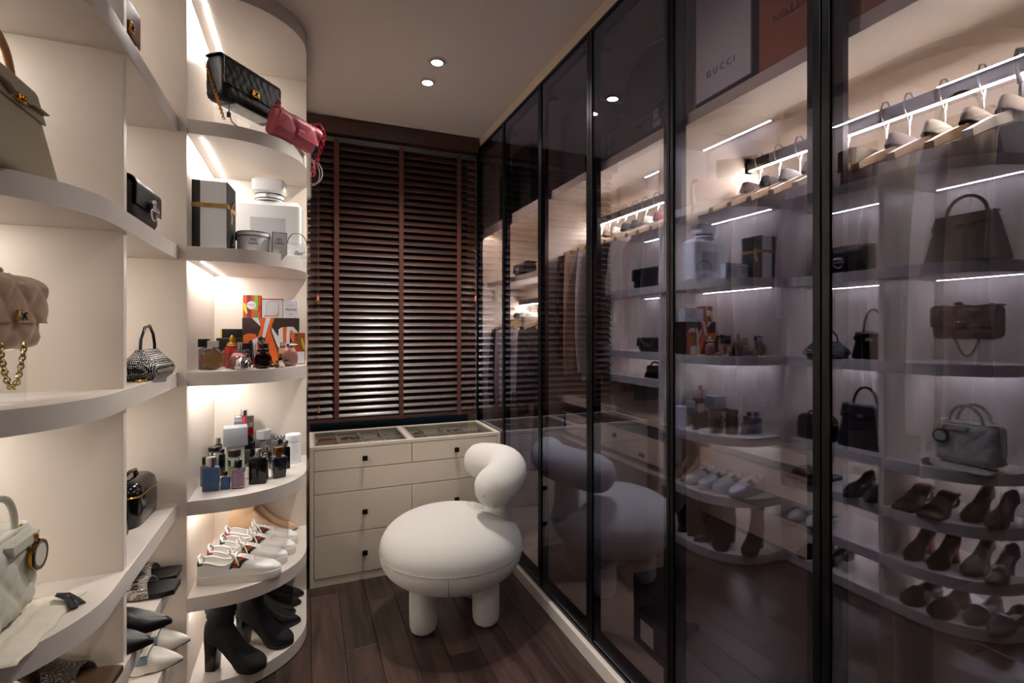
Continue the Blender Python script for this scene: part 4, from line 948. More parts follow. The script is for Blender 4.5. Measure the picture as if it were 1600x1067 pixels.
# settle the bottles and boxes of the two fragrance shelves so that none runs into another
def settle(z):
    bpy.context.view_layer.update(); it = []
    for o in list(COL.objects):
        if o.parent is None and o.get('category') in ('perfume', 'box') and abs(o.location.z - z) < .001 and o.location.x > XB:
            P_ = []
            def walk(q):
                for c in q.children:
                    if c.type == 'MESH' and not c.name.startswith(('ribbon', 'flower')): P_.extend([c.matrix_world @ Vector(b) for b in c.bound_box])
                    walk(c)
            walk(o); xs = [p.x for p in P_]; ys = [p.y for p in P_]
            it.append([o, (min(xs) + max(xs)) / 2, (min(ys) + max(ys)) / 2, (max(xs) - min(xs)) / 2 + .0006, (max(ys) - min(ys)) / 2 + .0006, 0 if o.name.startswith('gift') else 1])
    st = [(a[1], a[2]) for a in it]
    for k in range(400):
        for i in range(len(it)):
            for j in range(i):
                a, b = it[i], it[j]; dx, dy = a[1] - b[1], a[2] - b[2]; ox, oy = a[3] + b[3] - abs(dx), a[4] + b[4] - abs(dy)
                if ox > 0 and oy > 0 and a[5] + b[5]:
                    if ox < oy: s = math.copysign(ox, dx) * .5 / (a[5] + b[5]); a[1] += s * a[5]; b[1] -= s * b[5]
                    else: s = math.copysign(oy, dy) * .5 / (a[5] + b[5]); a[2] += s * a[5]; b[2] -= s * b[5]
        for a in it:
            a[1] = min(max(a[1], XB + .002 + a[3]), -.004 - a[3]); a[2] = min(max(a[2], Y2 + .012 + a[4]), YE - .020 - a[4])
            cx, cy = a[1] + a[3] * .7 + .27, a[2] - a[4] * .7 - Y2 - .27      # stay on the rounded board
            rr = math.hypot(cx, cy)
            if cx > 0 and cy < 0 and rr > .262 and a[5]: a[1] -= cx * (1 - .262 / rr); a[2] -= cy * (1 - .262 / rr)
    for a, s in zip(it, st): a[0].location.x += a[1] - s[0]; a[0].location.y += a[2] - s[1]
settle(SH[2]); settle(SH[3])
# ---- fifth shelf: sneakers and beige boots
z = .338
sneaker('front white sneaker with green heel tab and gold bee on its stripe', (-.343, 1.992, z), math.radians(-9), SGREEN)
sneaker('second white sneaker with red heel tab, behind the bee sneaker', (-.328, 2.077, z), math.radians(-6), SRED)
sneaker('third white sneaker with green heel tab in the rear pair', (-.30, 2.163, z), math.radians(-9), SGREEN, bee=False)
sneaker('rearmost white sneaker with red heel tab near the beige boots', (-.295, 2.244, z), math.radians(-5), SRED, bee=False)
BEIGE = mat('beige_leather', '#c7a887', .5, bump=.08, bscale=200)
heel_shoe('ankle_boot', 'beige pointed ankle boot at the back of the sneaker shelf', (-.29, 2.318, z), math.radians(-8), BEIGE, H=.05, L=.245, heel='block', shaft=.24, cat='boot')
heel_shoe('ankle_boot', 'rearmost beige pointed ankle boot against the end panel', (-.27, 2.371, z), math.radians(-2), BEIGE, H=.05, L=.235, heel='block', shaft=.24, cat='boot')
# ---- bottom corner shelf
z = .05
heel_shoe('ankle_boot', 'front black knit ankle boot with square heel on the bottom shelf', (-.318, 1.975, z), math.radians(-22), BLKKNIT, H=.095, L=.205, W=WR, heel='block', heel_m=BLKGLOSS, shaft=.236, cat='boot', plat=.008)
heel_shoe('ankle_boot', 'second black knit ankle boot right behind the front one', (-.235, 2.085, z), math.radians(-22), BLKKNIT, H=.095, L=.205, W=WR, heel='block', heel_m=BLKGLOSS, shaft=.236, cat='boot', plat=.008)
heel_shoe('ankle_boot', 'black leather pointed ankle boot behind the knit boots', (-.25, 2.162, z), math.radians(-4), BLK, H=.06, L=.23, heel='block', shaft=.236, cat='boot')
heel_shoe('ankle_boot', 'black leather pointed ankle boot second from the end panel', (-.26, 2.228, z), math.radians(-2), BLK, H=.06, L=.22, heel='block', shaft=.236, cat='boot')
heel_shoe('ankle_boot', 'dark brown suede ankle boot second from the rear on the bottom shelf', (-.26, 2.295, z), math.radians(-2), mat('dark_suede', '#1d1614', .9, bump=.2), H=.06, L=.24, heel='block', shaft=.236, cat='boot')
heel_shoe('ankle_boot', 'dark brown suede ankle boot in the rear corner of the bottom shelf', (-.255, 2.362, z), math.radians(-1), mat('dark_suede', '#1d1614', .9), H=.06, L=.245, heel='block', shaft=.236, cat='boot')
# ============================ NICHE BEHIND THE CORNER UNIT ============================
CRB = mat('cream_bag_leather', '#cfc8bb', .5, bump=.08)
t = thing('handbag', 'cream flat handbag with round handle in the niche by the blind', 'handbag', (-.14, 2.80, SH[0]), math.radians(0))
bm = nb(); loft_z(bm, [(0, .31, .05, .012), (.01, .325, .058, .014), (.26, .325, .05, .014), (.272, .31, .04, .01)], 4); obj('body', bm, CRB, t)
bm = nb(); tube(bm, [(.165 + .052 * math.sin(a) , 0, .14 + .062 * math.cos(a)) for a in np.linspace(-.1, PI + .1, 18)], .0065, 8, flat=.55); obj('handle', bm, CRB, t, ang=1)
bm = nb(); tube(bm, [(.165 + .040 * math.sin(a) , .02, .14 + .062 * math.cos(a)) for a in np.linspace(-.1, PI + .1, 18)], .0065, 8, flat=.55); obj('handle', bm, CRB, t, ang=1)
obj('clasp', box(nb(), .158, .166, -.012, .012, .06, .085, .002), GOLD, t)
bb = flap_bag('flap_handbag', 'small black bag with silver chain at the niche shelf edge', (-.085, 2.60, SH[2]), math.radians(80), .16, .07, .085, BLK, STEEL, .002, .03, False, .6, chainpts=catenary((.05, -.04, .085), (-.06, -.05, .06), .035, 14))
flap_bag('flap_handbag', 'black boxy bag with gold clasp on the upper niche shelf', (-.13, 2.66, SH[1]), math.radians(84), .24, .09, .13, BLK, GOLD, .002, .03, False, .6)
handle_bag('handle_bag', 'small black round handle bag on the low niche shelf', (-.12, 2.60, .9), math.radians(84), .14, .07, .075, .8, BLKGLOSS, handle_h=.028)
# ============================ STRAIGHT BAY ============================
z = SH[0]
OXB = mat('oxblood_leather', '#6b1f24', .4)
flap_bag('flap_handbag', 'oxblood red flap bag with brass lock on the top straight shelf', (-.46, 1.53, z), math.radians(88), .18, .08, .17, OXB, GOLD, .0, .03, False, .6)
z = SH[1]
t = flap_bag('flap_handbag', 'smooth black box bag with gold chain top and silver emblem', (-.425, 1.59, z), math.radians(88), .19, .075, .110, BLK, CHROME, .0, .03, False, .62, chainpts=None, emblem=False)
ch = obj('chain', chain(nb(), [(-.06, .0, .117), (.02, .005, .122), (.065, .0, .116), (.075, -.01, .115)], .009, .013), GOLD, t)
bm = nb(); tube(bm, [(.0 + .024 * math.cos(a), -.052, .045 + .024 * math.sin(a)) for a in np.linspace(0, 2 * PI, 19)[:-1]], .004, 6, closed=True); tube(bm, [(-.03, -.052, .045), (.03, -.052, .045)], .004, 6); obj('emblem', bm, CHROME, t)
flap_bag('flap_handbag', 'black quilted flap bag deeper on the second straight shelf', (-.62, 1.72, z), math.radians(80), .24, .08, .15, BLK, GOLD, .003, .035, False, .6)
z = SH[2]
RHI = crystal_mat('rhinestone_mesh', '#101016', 230, .30)
t = thing('clutch', 'rhinestone mesh pouch bag with black strap handle', 'handbag', (-.41, 1.675, z), math.radians(87))
bm = nb(); secs = []
for f, w_, d_ in ((0, .16, .07), (.08, .185, .085), (.3, .205, .095), (.5, .20, .085), (.75, .165, .05), (.92, .135, .028), (1, .13, .02)): secs.append((f * .082, w_, d_, min(.03, d_ * .45)))
loft_z(bm, secs, 5); obj('body', bm, RHI, t, ang=1.3)
obj('strap', tube(nb(), [(-.055, 0, .078), (-.05, .0, .11), (-.02, 0, .142), (.015, 0, .148), (.045, 0, .125), (.058, 0, .095), (.058, 0, .078)], .0042, 8), BLKGLOSS, t, ang=1)
bm = nb(); t = thing('earring', 'small gold earring lying on the shelf before the rhinestone pouch', 'jewellery', (-.40, 1.565, z + .0032), .6)
ell(nb(), (0, 0, 0), .001, .001, .001); obj('hoop', tube(bm, [(.010 * math.cos(a), .004 * math.sin(a), .0) for a in np.linspace(0, 2 * PI, 15)[:-1]], .003, 6, closed=True), GOLD, t); obj('stud', ell(nb(), (.013, 0, .0003), .0045, .004, .0035, 10, 6), mat('amber_stone', '#b0702a', .2), t)
handle_bag('handle_bag', 'black structured bag with arched handle hidden behind the rhinestone pouch', (-.52, 1.525, z), math.radians(88), .16, .08, .125, .85, BLKGLOSS, STEEL, handle_h=.11, handle_r=.005)
z = SH[3]
t = thing('vanity_bag', 'black patent boxy vanity bag with gold zip line', 'handbag', (-.475, 1.768, z), math.radians(87))
bm = nb(); loft_z(bm, [(0, .17, .085, .03), (.006, .182, .095, .034), (.05, .188, .10, .036), (.084, .184, .097, .036)], 6); obj('body', bm, BLKGLOSS, t, ang=1.2)
bm = nb(); loft_z(bm, [(.089, .184, .097, .036), (.110, .176, .09, .034), (.122, .15, .07, .03), (.124, .05, .03, .01)], 6); obj('lid', bm, BLKGLOSS, t, ang=1.2)
obj('zip', tube(nb(), [(x, y, .0865) for x, y in rrect(.187, .0985, .036, 5)], .0022, 5, closed=True), GOLD, t)
obj('handle', tube(nb(), [(-.045, 0, .122), (-.04, 0, .136), (0, 0, .140), (.04, 0, .136), (.045, 0, .122)], .0055, 7), BLKGLOSS, t, ang=1); obj('handle_ring', ell(nb(), (.045, 0, .126), .006, .008, .006, 10, 6), GOLD, t)
x_, y_ = spot(213, 806, z); t = thing('hair_clip', 'small silver clasp lying on the shelf before the patent bag', 'jewellery', (x_, y_, z), .7)
obj('frame', tube(nb(), [(px, py, .0042) for px, py in rrect(.045, .022, .006, 3)], .004, 6, closed=True), CHROME, t); obj('pin', tube(nb(), [(-.02, 0, .005), (.02, 0, .005)], .0022, 6), STEEL, t)
t = handle_bag('handle_bag', 'tall black leather tote with arched handle at the divider', (-.50, 1.548, z), math.radians(88), .20, .11, .20, .9, BLK, STEEL, handle_h=.085)
z = SHO[0]; CRY = crystal_mat('crystal_strap', '#6f6458', 300, .36)
SLB = mat('black_slide_leather', '#0e0e11', .5, bump=.1)
slide('rear black square toe slide with crystal lettered strap', (-.615, 1.835, z), math.radians(-1), 'er wa', SLB, CRY)
slide('front black square toe slide with crystal lettered strap', (-.60, 1.745, z), math.radians(-3), 'alexa', SLB, CRY)
heel_shoe('mule', 'black leather pointed mule nearest the black slides', (-.565, 1.556, z), math.radians(-6), BLK, H=.05, L=.245, heel='block')
heel_shoe('mule', 'front black leather pointed mule beside the divider', (-.575, 1.481, z), math.radians(-8), BLK, H=.05, L=.235, heel='block')
z = SHO[1]; WLE = mat('ivory_leather', '#cfcac2', .4); BLUEL = mat('slate_blue_lining', '#5c6d7c', .6)
for lab, Y in (('rear ivory pointed mule with slate blue strap and lining', 1.835), ('front ivory pointed mule with slate blue strap and lining', 1.745)):
    t, la = heel_shoe('mule', lab, (-.60, Y, z), math.radians(-2 if Y > 1.8 else -4), WLE, H=.012, L=.265, heel='wedge', lining=BLUEL, op=(.02, .64), top=[(0, .03), (.3, .03), (.45, .04), (.58, .052), (.7, .052), (.85, .034), (.95, .022), (1, .013)])
    b = obj('strap', la.patch(.60, .71, .12, .88, 0, .004, 4, 14), BLUEL, t); b2 = obj('strap_label', la.patch(.61, .70, .30, .60, 0, .0065, 3, 6), WLE, t)
z = SHO[2]
heel_shoe('loafer', 'dark patent loafer on the bottom straight shelf, rear one', (-.62, 1.80, z), math.radians(-2), BLKGLOSS, H=.03, L=.25, W=WR, heel='wedge')
heel_shoe('loafer', 'dark patent loafer on the bottom straight shelf, front one', (-.62, 1.70, z), math.radians(-2), BLKGLOSS, H=.03, L=.25, W=WR, heel='wedge')
# ============================ ROUNDED NEAR BAY ============================
z = SH[0]
handle_bag('handle_bag', 'black bag with tall arched handle on the top rounded shelf', (-.50, 1.18, z), math.radians(82), .24, .10, .18, .85, BLK, handle_h=.10)
z = SH[1]
TAUPE = mat('taupe_leather', '#93876f', .5, bump=.1, bscale=260)
handle_bag('handle_bag', 'taupe trapezoid handbag with belt and tan top handle', (-.515, 1.165, z), math.radians(90), .252, .11, .19, .76, TAUPE, GOLD, handle_h=.08, handle_r=.0065, hm=mat('tan_handle', '#a87d52', .45))
z = SH[2]
MAUVE = mat('pearl_mauve_lambskin', '#967a68', .32, .15, coat=.2)
riser('clear acrylic bridge under the mauve quilted bag', (-.525, 1.165, z), math.radians(90), .10, .08, .097)
t = flap_bag('flap_handbag', 'pearly mauve quilted flap bag on a clear riser', (-.522, 1.165, z + .0973), math.radians(90), .21, .075, .132, MAUVE, PALEGOLD, .0055, .042, False, .62, chainpts=catenary((-.06, -.045, .01), (.02, -.045, .01), .075, 18))
obj('chain_knot', ell(nb(), (.03, 0, .146), .016, .010, .008, 12, 8), PALEGOLD, t)
z = SH[3]
DUST = mat('white_dust_cloth', '#cfc8ba', .95, bump=.3, bscale=60)
t = thing('dust_bag', 'rumpled white dust bag with black ribbon under the white quilted bag', 'cloth bag', (-.51, 1.19, z), math.radians(88)); bm = nb(); g = []
for i in range(19):
    r = []
    for j in range(13):
        x, y = -.12 + .25 * i / 18, -.075 + .135 * j / 12; e = min(1, min(i, 18 - i) / 2.5) * min(1, min(j, 12 - j) / 2)
        r.append((x + .003 * math.sin(j * 1.7), y + .003 * math.sin(i * 1.3), .0015 + e * (.007 + .003 * math.sin(i * 1.9 + j) + .003 * math.sin(j * 2.3)) + (.006 * e * max(0, math.sin(j * 1.5)) if i > 14 else 0)))
    g.append(r)
loft(bm, [r + [(x, y, .0003) for x, y, z_ in r[::-1]] for r in g]); obj('cloth', bm, DUST, t, ang=2)
bm = nb(); tube(bm, [(.085, -.045, .022), (.095, -.060, .016), (.085, -.075, .010), (.07, -.092, .004)], .0075, 6, flat=.25); tube(bm, [(.085, -.045, .022), (.08, -.065, .012), (.052, -.085, .004)], .0075, 6, flat=.25); obj('ribbon', bm, mat('black_ribbon', '#0c0c10', .7), t)
WQ = mat('offwhite_lambskin', '#bfbeb2', .45)
t = thing('handle_bag', 'off-white cannage quilted bag with disc charms and round handles', 'handbag', (-.535, 1.165, z + .0205), math.radians(90))
obj('body', soft_box(nb(), .205, .09, .160, .022, 52, 72, .0055, .032), WQ, t, ang=1.2)
obj('top_rim', tube(nb(), [(x, y, .159) for x, y in rrect(.195, .078, .03, 4)], .004, 6, closed=True), WQ, t)
for s in (-1, 1):
    obj('handle', tube(nb(), arc((0, s * .03, .16), .055, .07, 0, PI, 16), .006, 8), WQ, t, ang=1)
    for q in (-1, 1): obj('handle_ring', tube(nb(), [(q * .06 + .010 * math.cos(a), s * .036, .153 + .010 * math.sin(a)) for a in np.linspace(0, 2 * PI, 15)[:-1]], .0028, 6, closed=True), GOLD, t)
c = obj('charm', lathe(nb(), [(.0005, -.062), (.026, -.062), (.029, -.060), (.029, -.055), (.0005, -.054)], 26, ax='y', c=(.07, 0, .10)), GOLD, t); obj('charm_face', lathe(nb(), [(.0005, -.0628), (.021, -.0628), (.021, -.061)], 26, ax='y', c=(.07, 0, .10)), WQ, c)
obj('charm_ring', lathe(nb(), [(.022, -.0626), (.0275, -.0635), (.0285, -.061)], 26, ax='y', c=(.07, 0, .10)), mat('dark_horn', '#2a1c14', .25), c)
obj('charm_plate', loft_z(nb(), [(.15, .09, .012, .005), (.16, .10, .014, .006), (.168, .10, .014, .006)], 3), WQ, t, loc=(.03, -.052, -.02)); obj('charm_links', chain(nb(), [(.055, -.056, .138), (.065, -.058, .133), (.07, -.058, .127)], .008, .012), GOLD, t)
# shoes on the three low shelves
z = SHO[0]; BRONZE = mat('bronze_satin', '#4b3524', .45); GLIT = crystal_mat('bronze_glitter', '#3a2a1c', 500, .2)
def g_heel(t):
    bm = nb(); tube(bm, [(.028, .025 * math.cos(a), .045 + .027 * math.sin(a)) for a in np.linspace(.7, 2 * PI - .15, 20)], .0075, 7, flat=.9); tube(bm, [(.028, .025, .044), (.028, .004, .044)], .0075, 7); tube(bm, [(.028, .024, .044), (.028, .024, .022)], .0075, 7); obj('letter_heel', bm, GOLD, t)
for lab, Y in (('bronze sandal with glitter strap and gold letter heel, far one', 1.345), ('bronze sandal with glitter strap and gold letter heel, near one', 1.25)):
    t = slide(lab, (-.605, Y, z), math.radians(-4), '', BRONZE, GLIT, .012, .07, .225); t.name = 'heeled_sandal'; t['category'] = 'shoe'; g_heel(t)
STUD = mat('studded_satin', '#231c1a', .4)
def studs(t, la, col=SILVER):
    bm = nb()
    for i in range(14):
        for j in range(9):
            q = .60 + .38 * i / 14; p = Vector(la.p(q, .06 + .88 * j / 8, .001)); k = len(bm.verts); c = p + Vector((0, p.y * .09, .003)); r = .0022
            vs = [bm.verts.new(p + Vector(v)) for v in ((r, 0, 0), (0, r * math.copysign(1, 1), 0), (-r, 0, 0), (0, -r, 0))]; ap = bm.verts.new(c)
            for m_ in range(4): face(bm, (vs[m_], vs[(m_ + 1) % 4], ap))
    o = obj('studs', bm, col, t); o['kind'] = 'stuff'
NUDE = mat('nude_lining', '#b08d72', .6)
for lab, Y in (('dark spike studded pump with nude lining, far one', 1.162), ('dark spike studded pump with nude lining, near one', 1.085)):
    t, la = heel_shoe('pump', lab, (-.68, Y, z), math.radians(-2), STUD, H=.08, L=.205, lining=NUDE); studs(t, la)
z = SHO[1]; REDM = mat('red_metal', '#8a1616', .3, .7)
for lab, Y in (('black patent pump with red ornament heel, far one', 1.335), ('black patent pump with red ornament heel, near one', 1.245)):
    heel_shoe('pump', lab, (-.615, Y, z), math.radians(-3), BLKGLOSS, H=.085, L=.215, heel='flare', heel_m=REDM)
GLP = crystal_mat('pewter_glitter', '#4a443c', 420, .12)
for lab, Y in (('pewter glitter pump with pointed toe, far one', 1.160), ('pewter glitter pump with pointed toe, near one', 1.083)):
    heel_shoe('pump', lab, (-.68, Y, z), math.radians(-2), GLP, H=.08, L=.215, lining=NUDE)
z = SHO[2]
for lab, Y in (('black patent round toe loafer on the lowest shelf, far one', 1.325), ('black patent round toe loafer on the lowest shelf, near one', 1.225)):
    heel_shoe('loafer', lab, (-.63, Y, z), math.radians(-2), BLKGLOSS, H=.03, L=.245, W=WR, heel='wedge', vamp=.055, op=(.05, .52))
SILL = mat('pewter_leather', '#77757a', .3, .6)
for lab, Y in (('silver grey pointed flat with strap, far one', 1.145), ('silver grey pointed flat with strap, near one', 1.07)):
    t, la = heel_shoe('flat_shoe', lab, (-.70, Y, z), math.radians(-2), SILL, H=.02, L=.25, heel='wedge', op=(.05, .5)); obj('strap', la.patch(.5, .6, .1, .9, 0, .003, 3, 12), BLKGLOSS, t)
# ============================ LOUNGE CHAIR ============================
t = thing('boucle_chair', 'rounded white boucle chair with thick stub legs and curved roll back', 'chair', (.566, 2.045, 0), 0)
CX, CY = .566, 2.045
R, ZC, HZ = .296, .302, .138
PP = Vector((.792 - CX, 2.095 - CY, 0))            # where the back post stands in the seat rim
n = 64; rings = []
for i in range(37):
    a = -PI / 2 + PI * i / 36; r = max(.0008, R * math.cos(a) ** .74); zz = ZC + HZ * math.copysign(abs(math.sin(a)) ** .86, a)
    rr = []
    for k in range(n):
        q = 2 * PI * k / n; x, y = r * math.cos(q), r * math.sin(q)
        dd = math.hypot(x - PP.x, y - PP.y); z2 = zz
        if a > 0: z2 = max(ZC, zz - .055 * (1 - sm(.07, .115, dd)))
        rr.append((x, y, z2))
    rings.append(rr)
bm = loft(nb(), rings); st = obj('seat', bm, BOUCLE, t, ang=2)
SEAM = mat('seam_shadow', '#aaa59e', 1)
obj('seam', tube(nb(), [(R * 1.0 * math.cos(q), R * 1.0 * math.sin(q), ZC + .001) for q in np.linspace(0, 2 * PI, 72)[:-1]], .0022, 5, closed=True), SEAM, st)
for q in (math.radians(252), math.radians(72)):
    obj('seam', tube(nb(), [(R * 1.001 * math.cos(a_) ** .74 * math.cos(q), R * 1.001 * math.cos(a_) ** .74 * math.sin(q), ZC - HZ * math.sin(a_) ** .86) for a_ in np.linspace(0.01, 1.2, 12)], .0018, 5), SEAM, st)
obj('seam', tube(nb(), [(PP.x + .135 * math.cos(q), PP.y + .135 * math.sin(q), ZC + HZ * math.sin(math.acos(min(1, (math.hypot(PP.x + .135 * math.cos(q), PP.y + .135 * math.sin(q)) / R)) ** (1 / .74))) ** .86) for q in np.linspace(2.0, 4.75, 20) if math.hypot(PP.x + .135 * math.cos(q), PP.y + .135 * math.sin(q)) < R], .0018, 5), SEAM, st)
for lx, ly in ((.432, 1.985), (.682, 1.945), (.47, 2.185), (.70, 2.165)):
    bm = nb(); lathe(bm, [(.001, 0), (.036, .002), (.049, .012), (.0545, .03), (.056, .06), (.056, .20), (.05, .24)], 26, lx - CX, ly - CY); obj('leg', bm, BOUCLE, t, ang=2)
bm = nb(); rings = []; axq = math.atan2(PP.y, PP.x)
for zz, rx, ry in ((.30, .056, .068), (.38, .058, .070), (.44, .058, .070), (.52, .052, .066), (.57, .045, .06)):
    rings.append([(PP.x + rx * math.cos(q) * math.cos(axq) - ry * math.sin(q) * math.sin(axq), PP.y + rx * math.cos(q) * math.sin(axq) + ry * math.sin(q) * math.cos(axq), zz) for q in np.linspace(0, 2 * PI, 33)[:-1]])
loft(bm, rings); obj('back_post', bm, BOUCLE, t, ang=2)
pts = []
P0, P1, P2 = Vector((.722 - CX, 1.945 - CY, .555)), Vector((.925 - CX, 2.10 - CY, .60)), Vector((.785 - CX, 2.30 - CY, .570))
for i in range(25):
    f = i / 24; pts.append(P0 * (1 - f) ** 2 + P1 * 2 * f * (1 - f) + P2 * f * f)
d0 = (pts[0] - pts[1]).normalized(); d1 = (pts[-1] - pts[-2]).normalized(); RR = .086
cap = [(0, 1), (.4, .917), (.7, .714), (.9, .436), (.985, .17), (1, .01)]
P = [pts[0] + d0 * RR * a_ for a_, b_ in cap[::-1]] + pts[1:-1] + [pts[-1] + d1 * RR * a_ for a_, b_ in cap]
Rr = [RR * b_ for a_, b_ in cap[::-1]] + [RR] * 23 + [RR * b_ for a_, b_ in cap]
bm = nb(); tube(bm, P, Rr, 28); bk = obj('back_roll', bm, BOUCLE, t, ang=2)
for e, dv in ((P[0], d0), (P[-1], d1)): obj('gather', ell(nb(), e - dv * .002, .008, .008, .005, 10, 6), SEAM, bk)

# narrow fits of the shoes that stand close together
for o in list(COL.objects):
    if o.parent is None and o.get('label'):
        l = o['label']
        if 'mule' in l and 'black' in l or 'pump' in l or 'flat with strap' in l: o.scale.y = .88
        elif o.name.startswith('ankle_boot') and 'knit' not in l: o.scale.y = .62 if 'beige' in l else .78
        elif o.name.startswith('sneaker'): o.scale.y = .92
# ============================ INSIDE THE WARDROBE ============================
def hanger(x, y, zr, wood, label, drop=.085, dark=False):
    t = thing('hanger', label, 'hanger', (x, y, zr), 0)
    bm = nb(); tube(bm, [(-.004, 0, -.035), (-.018, 0, -.008), (-.020, 0, .008), (-.012, 0, .026), (.004, 0, .031), (.016, 0, .018), (.013, 0, -.010), (.0, 0, -.040), (0, 0, -drop)], .0019 if not dark else .0042, 6); obj('hook', bm, STEEL if not dark else BLACKM, t)
    bm = nb(); n = 12; rings = []
    for i in range(-n, n + 1):
        f = i / n; xx = f * .20; zz = -drop + .004 - .075 * abs(f) ** 1.25; hh = .022 * (1 - .55 * abs(f)) + .004
        rings.append([(xx, -.007 - .012 * f * f, zz), (xx, .007 - .012 * f * f, zz), (xx, .009 - .012 * f * f, zz - hh), (xx, -.009 - .012 * f * f, zz - hh)])
    loft(bm, rings); obj('shoulder_bar', bm, wood, t)
    return t
def garment(name, label, y, m, zr=ROD - .005, zb=1.0, kind='shirt', sl=.35, sw=.205, thick=.019, cat='clothes', collar=True, x=1.245, fan=0, seed=0, coll_m=None, hem=1.05):
    rn = random.Random(seed or int(y * 1000)); zt = zr - .105
    t = thing(name, label, cat, (x, y, 0), rn.uniform(-.03, .03) + fan); ph = rn.uniform(0, 6)
    if kind in ('shirt', 'dress', 'coat'):
        bm = nb(); rings = []; n = 40; N = 22
        for i in range(N + 1):
            f = i / N; zz = zt + .012 - (zt - zb) * f; e = (zt - zz)
            if e < .09: w_ = .055 + (sw - .055) * max(0, (e + .012) / .102) ** .8
            else: w_ = sw * (.97 + .03 * math.cos(e * 8)) + (hem - 1) * sw * (e - .09) / max(.2, zt - zb) * (3 if kind == 'dress' else 1)
            th = thick * (.45 + .55 * min(1, e / .12)) * (1 + .25 * f); fold = .0055 * min(1, e / .3) * (1 if kind == 'shirt' else 1.3)
            rings.append([((w_ + fold * .6 * math.sin(5 * q + ph)) * math.copysign(abs(math.cos(q)) ** .7, math.cos(q)), (th + fold * math.sin(6 * q + ph + 2 * f) + .4 * fold * math.sin(11 * q + 2 * ph)) * math.sin(q), zz) for q in np.linspace(0, 2 * PI, n + 1)[:-1]])
        loft(bm, rings); obj('bodice' if kind == 'dress' else 'body', bm, m, t, ang=1.4)
        if sl:
            for s in (-1, 1):
                bm = nb(); rings = []
                for i in range(13):
                    f = i / 12; cx = s * (sw - .034 + .022 * f + .018 * math.sin(PI * f)); zz = zt - .05 - sl * f; rw = .062 * (1 - .35 * f) if sl > .3 else .05; cy = .008 * math.sin(3 * f + ph)
                    rings.append([(cx + (rw * .75 + .005 * math.sin(3 * q + 5 * f)) * math.cos(q), cy + (.020 + .004 * math.sin(4 * q + 6 * f + ph)) * math.sin(q), zz + s * .25 * rw * -math.cos(q)) for q in np.linspace(0, 2 * PI, 19)[:-1]])
                loft(bm, rings); obj('sleeve', bm, m, t, ang=1.4)
        if collar:
            bm = nb(); rings = []
            for zz, rx, ry in ((zt - .012, .062, .034), (zt + .018, .058, .03), (zt + .034, .055, .028), (zt + .030, .066, .036), (zt + .004, .078, .044)): rings.append([(rx * math.cos(q), ry * .48 * math.sin(q), zz - .012 * math.cos(q)) for q in np.linspace(0, 2 * PI, 25)[:-1]])
            loft(bm, rings, False, False); obj('collar', bm, coll_m or m, t, ang=1.4)
    else:                                           # trousers folded at the waist on the bar
        for s in (-1, 1):
            bm = nb(); rings = []
            for i in range(17):
                f = i / 16; zz = zt - .01 - (zt - zb) * f; cx = s * (.075 + .03 * f); rw = .085 - .028 * f
                rings.append([(cx + (rw + .006 * math.sin(3 * q + ph + 4 * f)) * math.cos(q), (.022 + .009 * math.sin(4 * q + ph + 3 * f)) * math.sin(q), zz) for q in np.linspace(0, 2 * PI, 23)[:-1]])
            loft(bm, rings); obj('leg', bm, m, t, ang=1.4)
        bm = nb(); loft_z(bm, [(zt - .05, .31, .05, .02), (zt + .012, .29, .046, .02)], 4); obj('waistband', bm, m, t)
    return t
FAB = lambda n, c, **k: mat('cloth_' + n, c, .9, bump=.18, bscale=350, sheen=.15, **k)
PLAID = check_mat('plaid_cloth', '#3a2a22', '#6a5038', 22, .9)
items_b = [  # y, name, label, material, bottom, kind, sleeve, hanger
    (1.955, 'shirt', 'dark brown plaid shirt at the far end of the middle rail', PLAID, 1.14, 'shirt', .45),
    (1.895, 'cardigan', 'long beige cardigan with full sleeves on the middle rail', FAB('beige', '#c2a684'), 1.02, 'shirt', .52),
    (1.835, 'sweater', 'taupe brown short sleeve top beside the beige cardigan', FAB('taupe', '#a39282'), 1.08, 'shirt', .22),
    (1.775, 'shirt', 'off-white long shirt behind the dark denim jacket', FAB('offwhite', '#dad5cc'), .985, 'shirt', .5),
    (1.70, 'jacket', 'dark navy denim jacket with long sleeves on the middle rail', FAB('denim', '#232a38'), 1.0, 'shirt', .52),
    (1.635, 'jacket', 'charcoal jacket hanging next to the navy denim one', FAB('charcoal', '#2e2c30'), .99, 'coat', .5),
    (1.565, 'blouse', 'white loose blouse with short wide sleeves on the middle rail', FAB('white', '#d6d4d2'), 1.22, 'shirt', .2),
    (1.495, 'dress', 'dark red dress on the middle rail', FAB('red', '#7a1d26'), .97, 'dress', 0),
    (1.43, 'coat', 'long black coat near the end of the middle rail', FAB('black', '#141318'), .95, 'coat', .54),
    (1.36, 'shirt', 'slate grey shirt between the black coat and the white blouse', FAB('slate', '#44464c'), 1.05, 'shirt', .45),
    (1.25, 'blouse', 'pale ruffled blouse nearest the partition on the middle rail', FAB('pale', '#c8c5c8'), 1.22, 'shirt', .18)]
for y, n, lab, m, zb, k, sl in items_b:
    garment(n, lab, y, m, zb=zb, kind=k, sl=sl); hanger(1.245, y, ROD, HWOOD, 'wooden hanger carrying the ' + ' '.join(lab.split()[:4]))
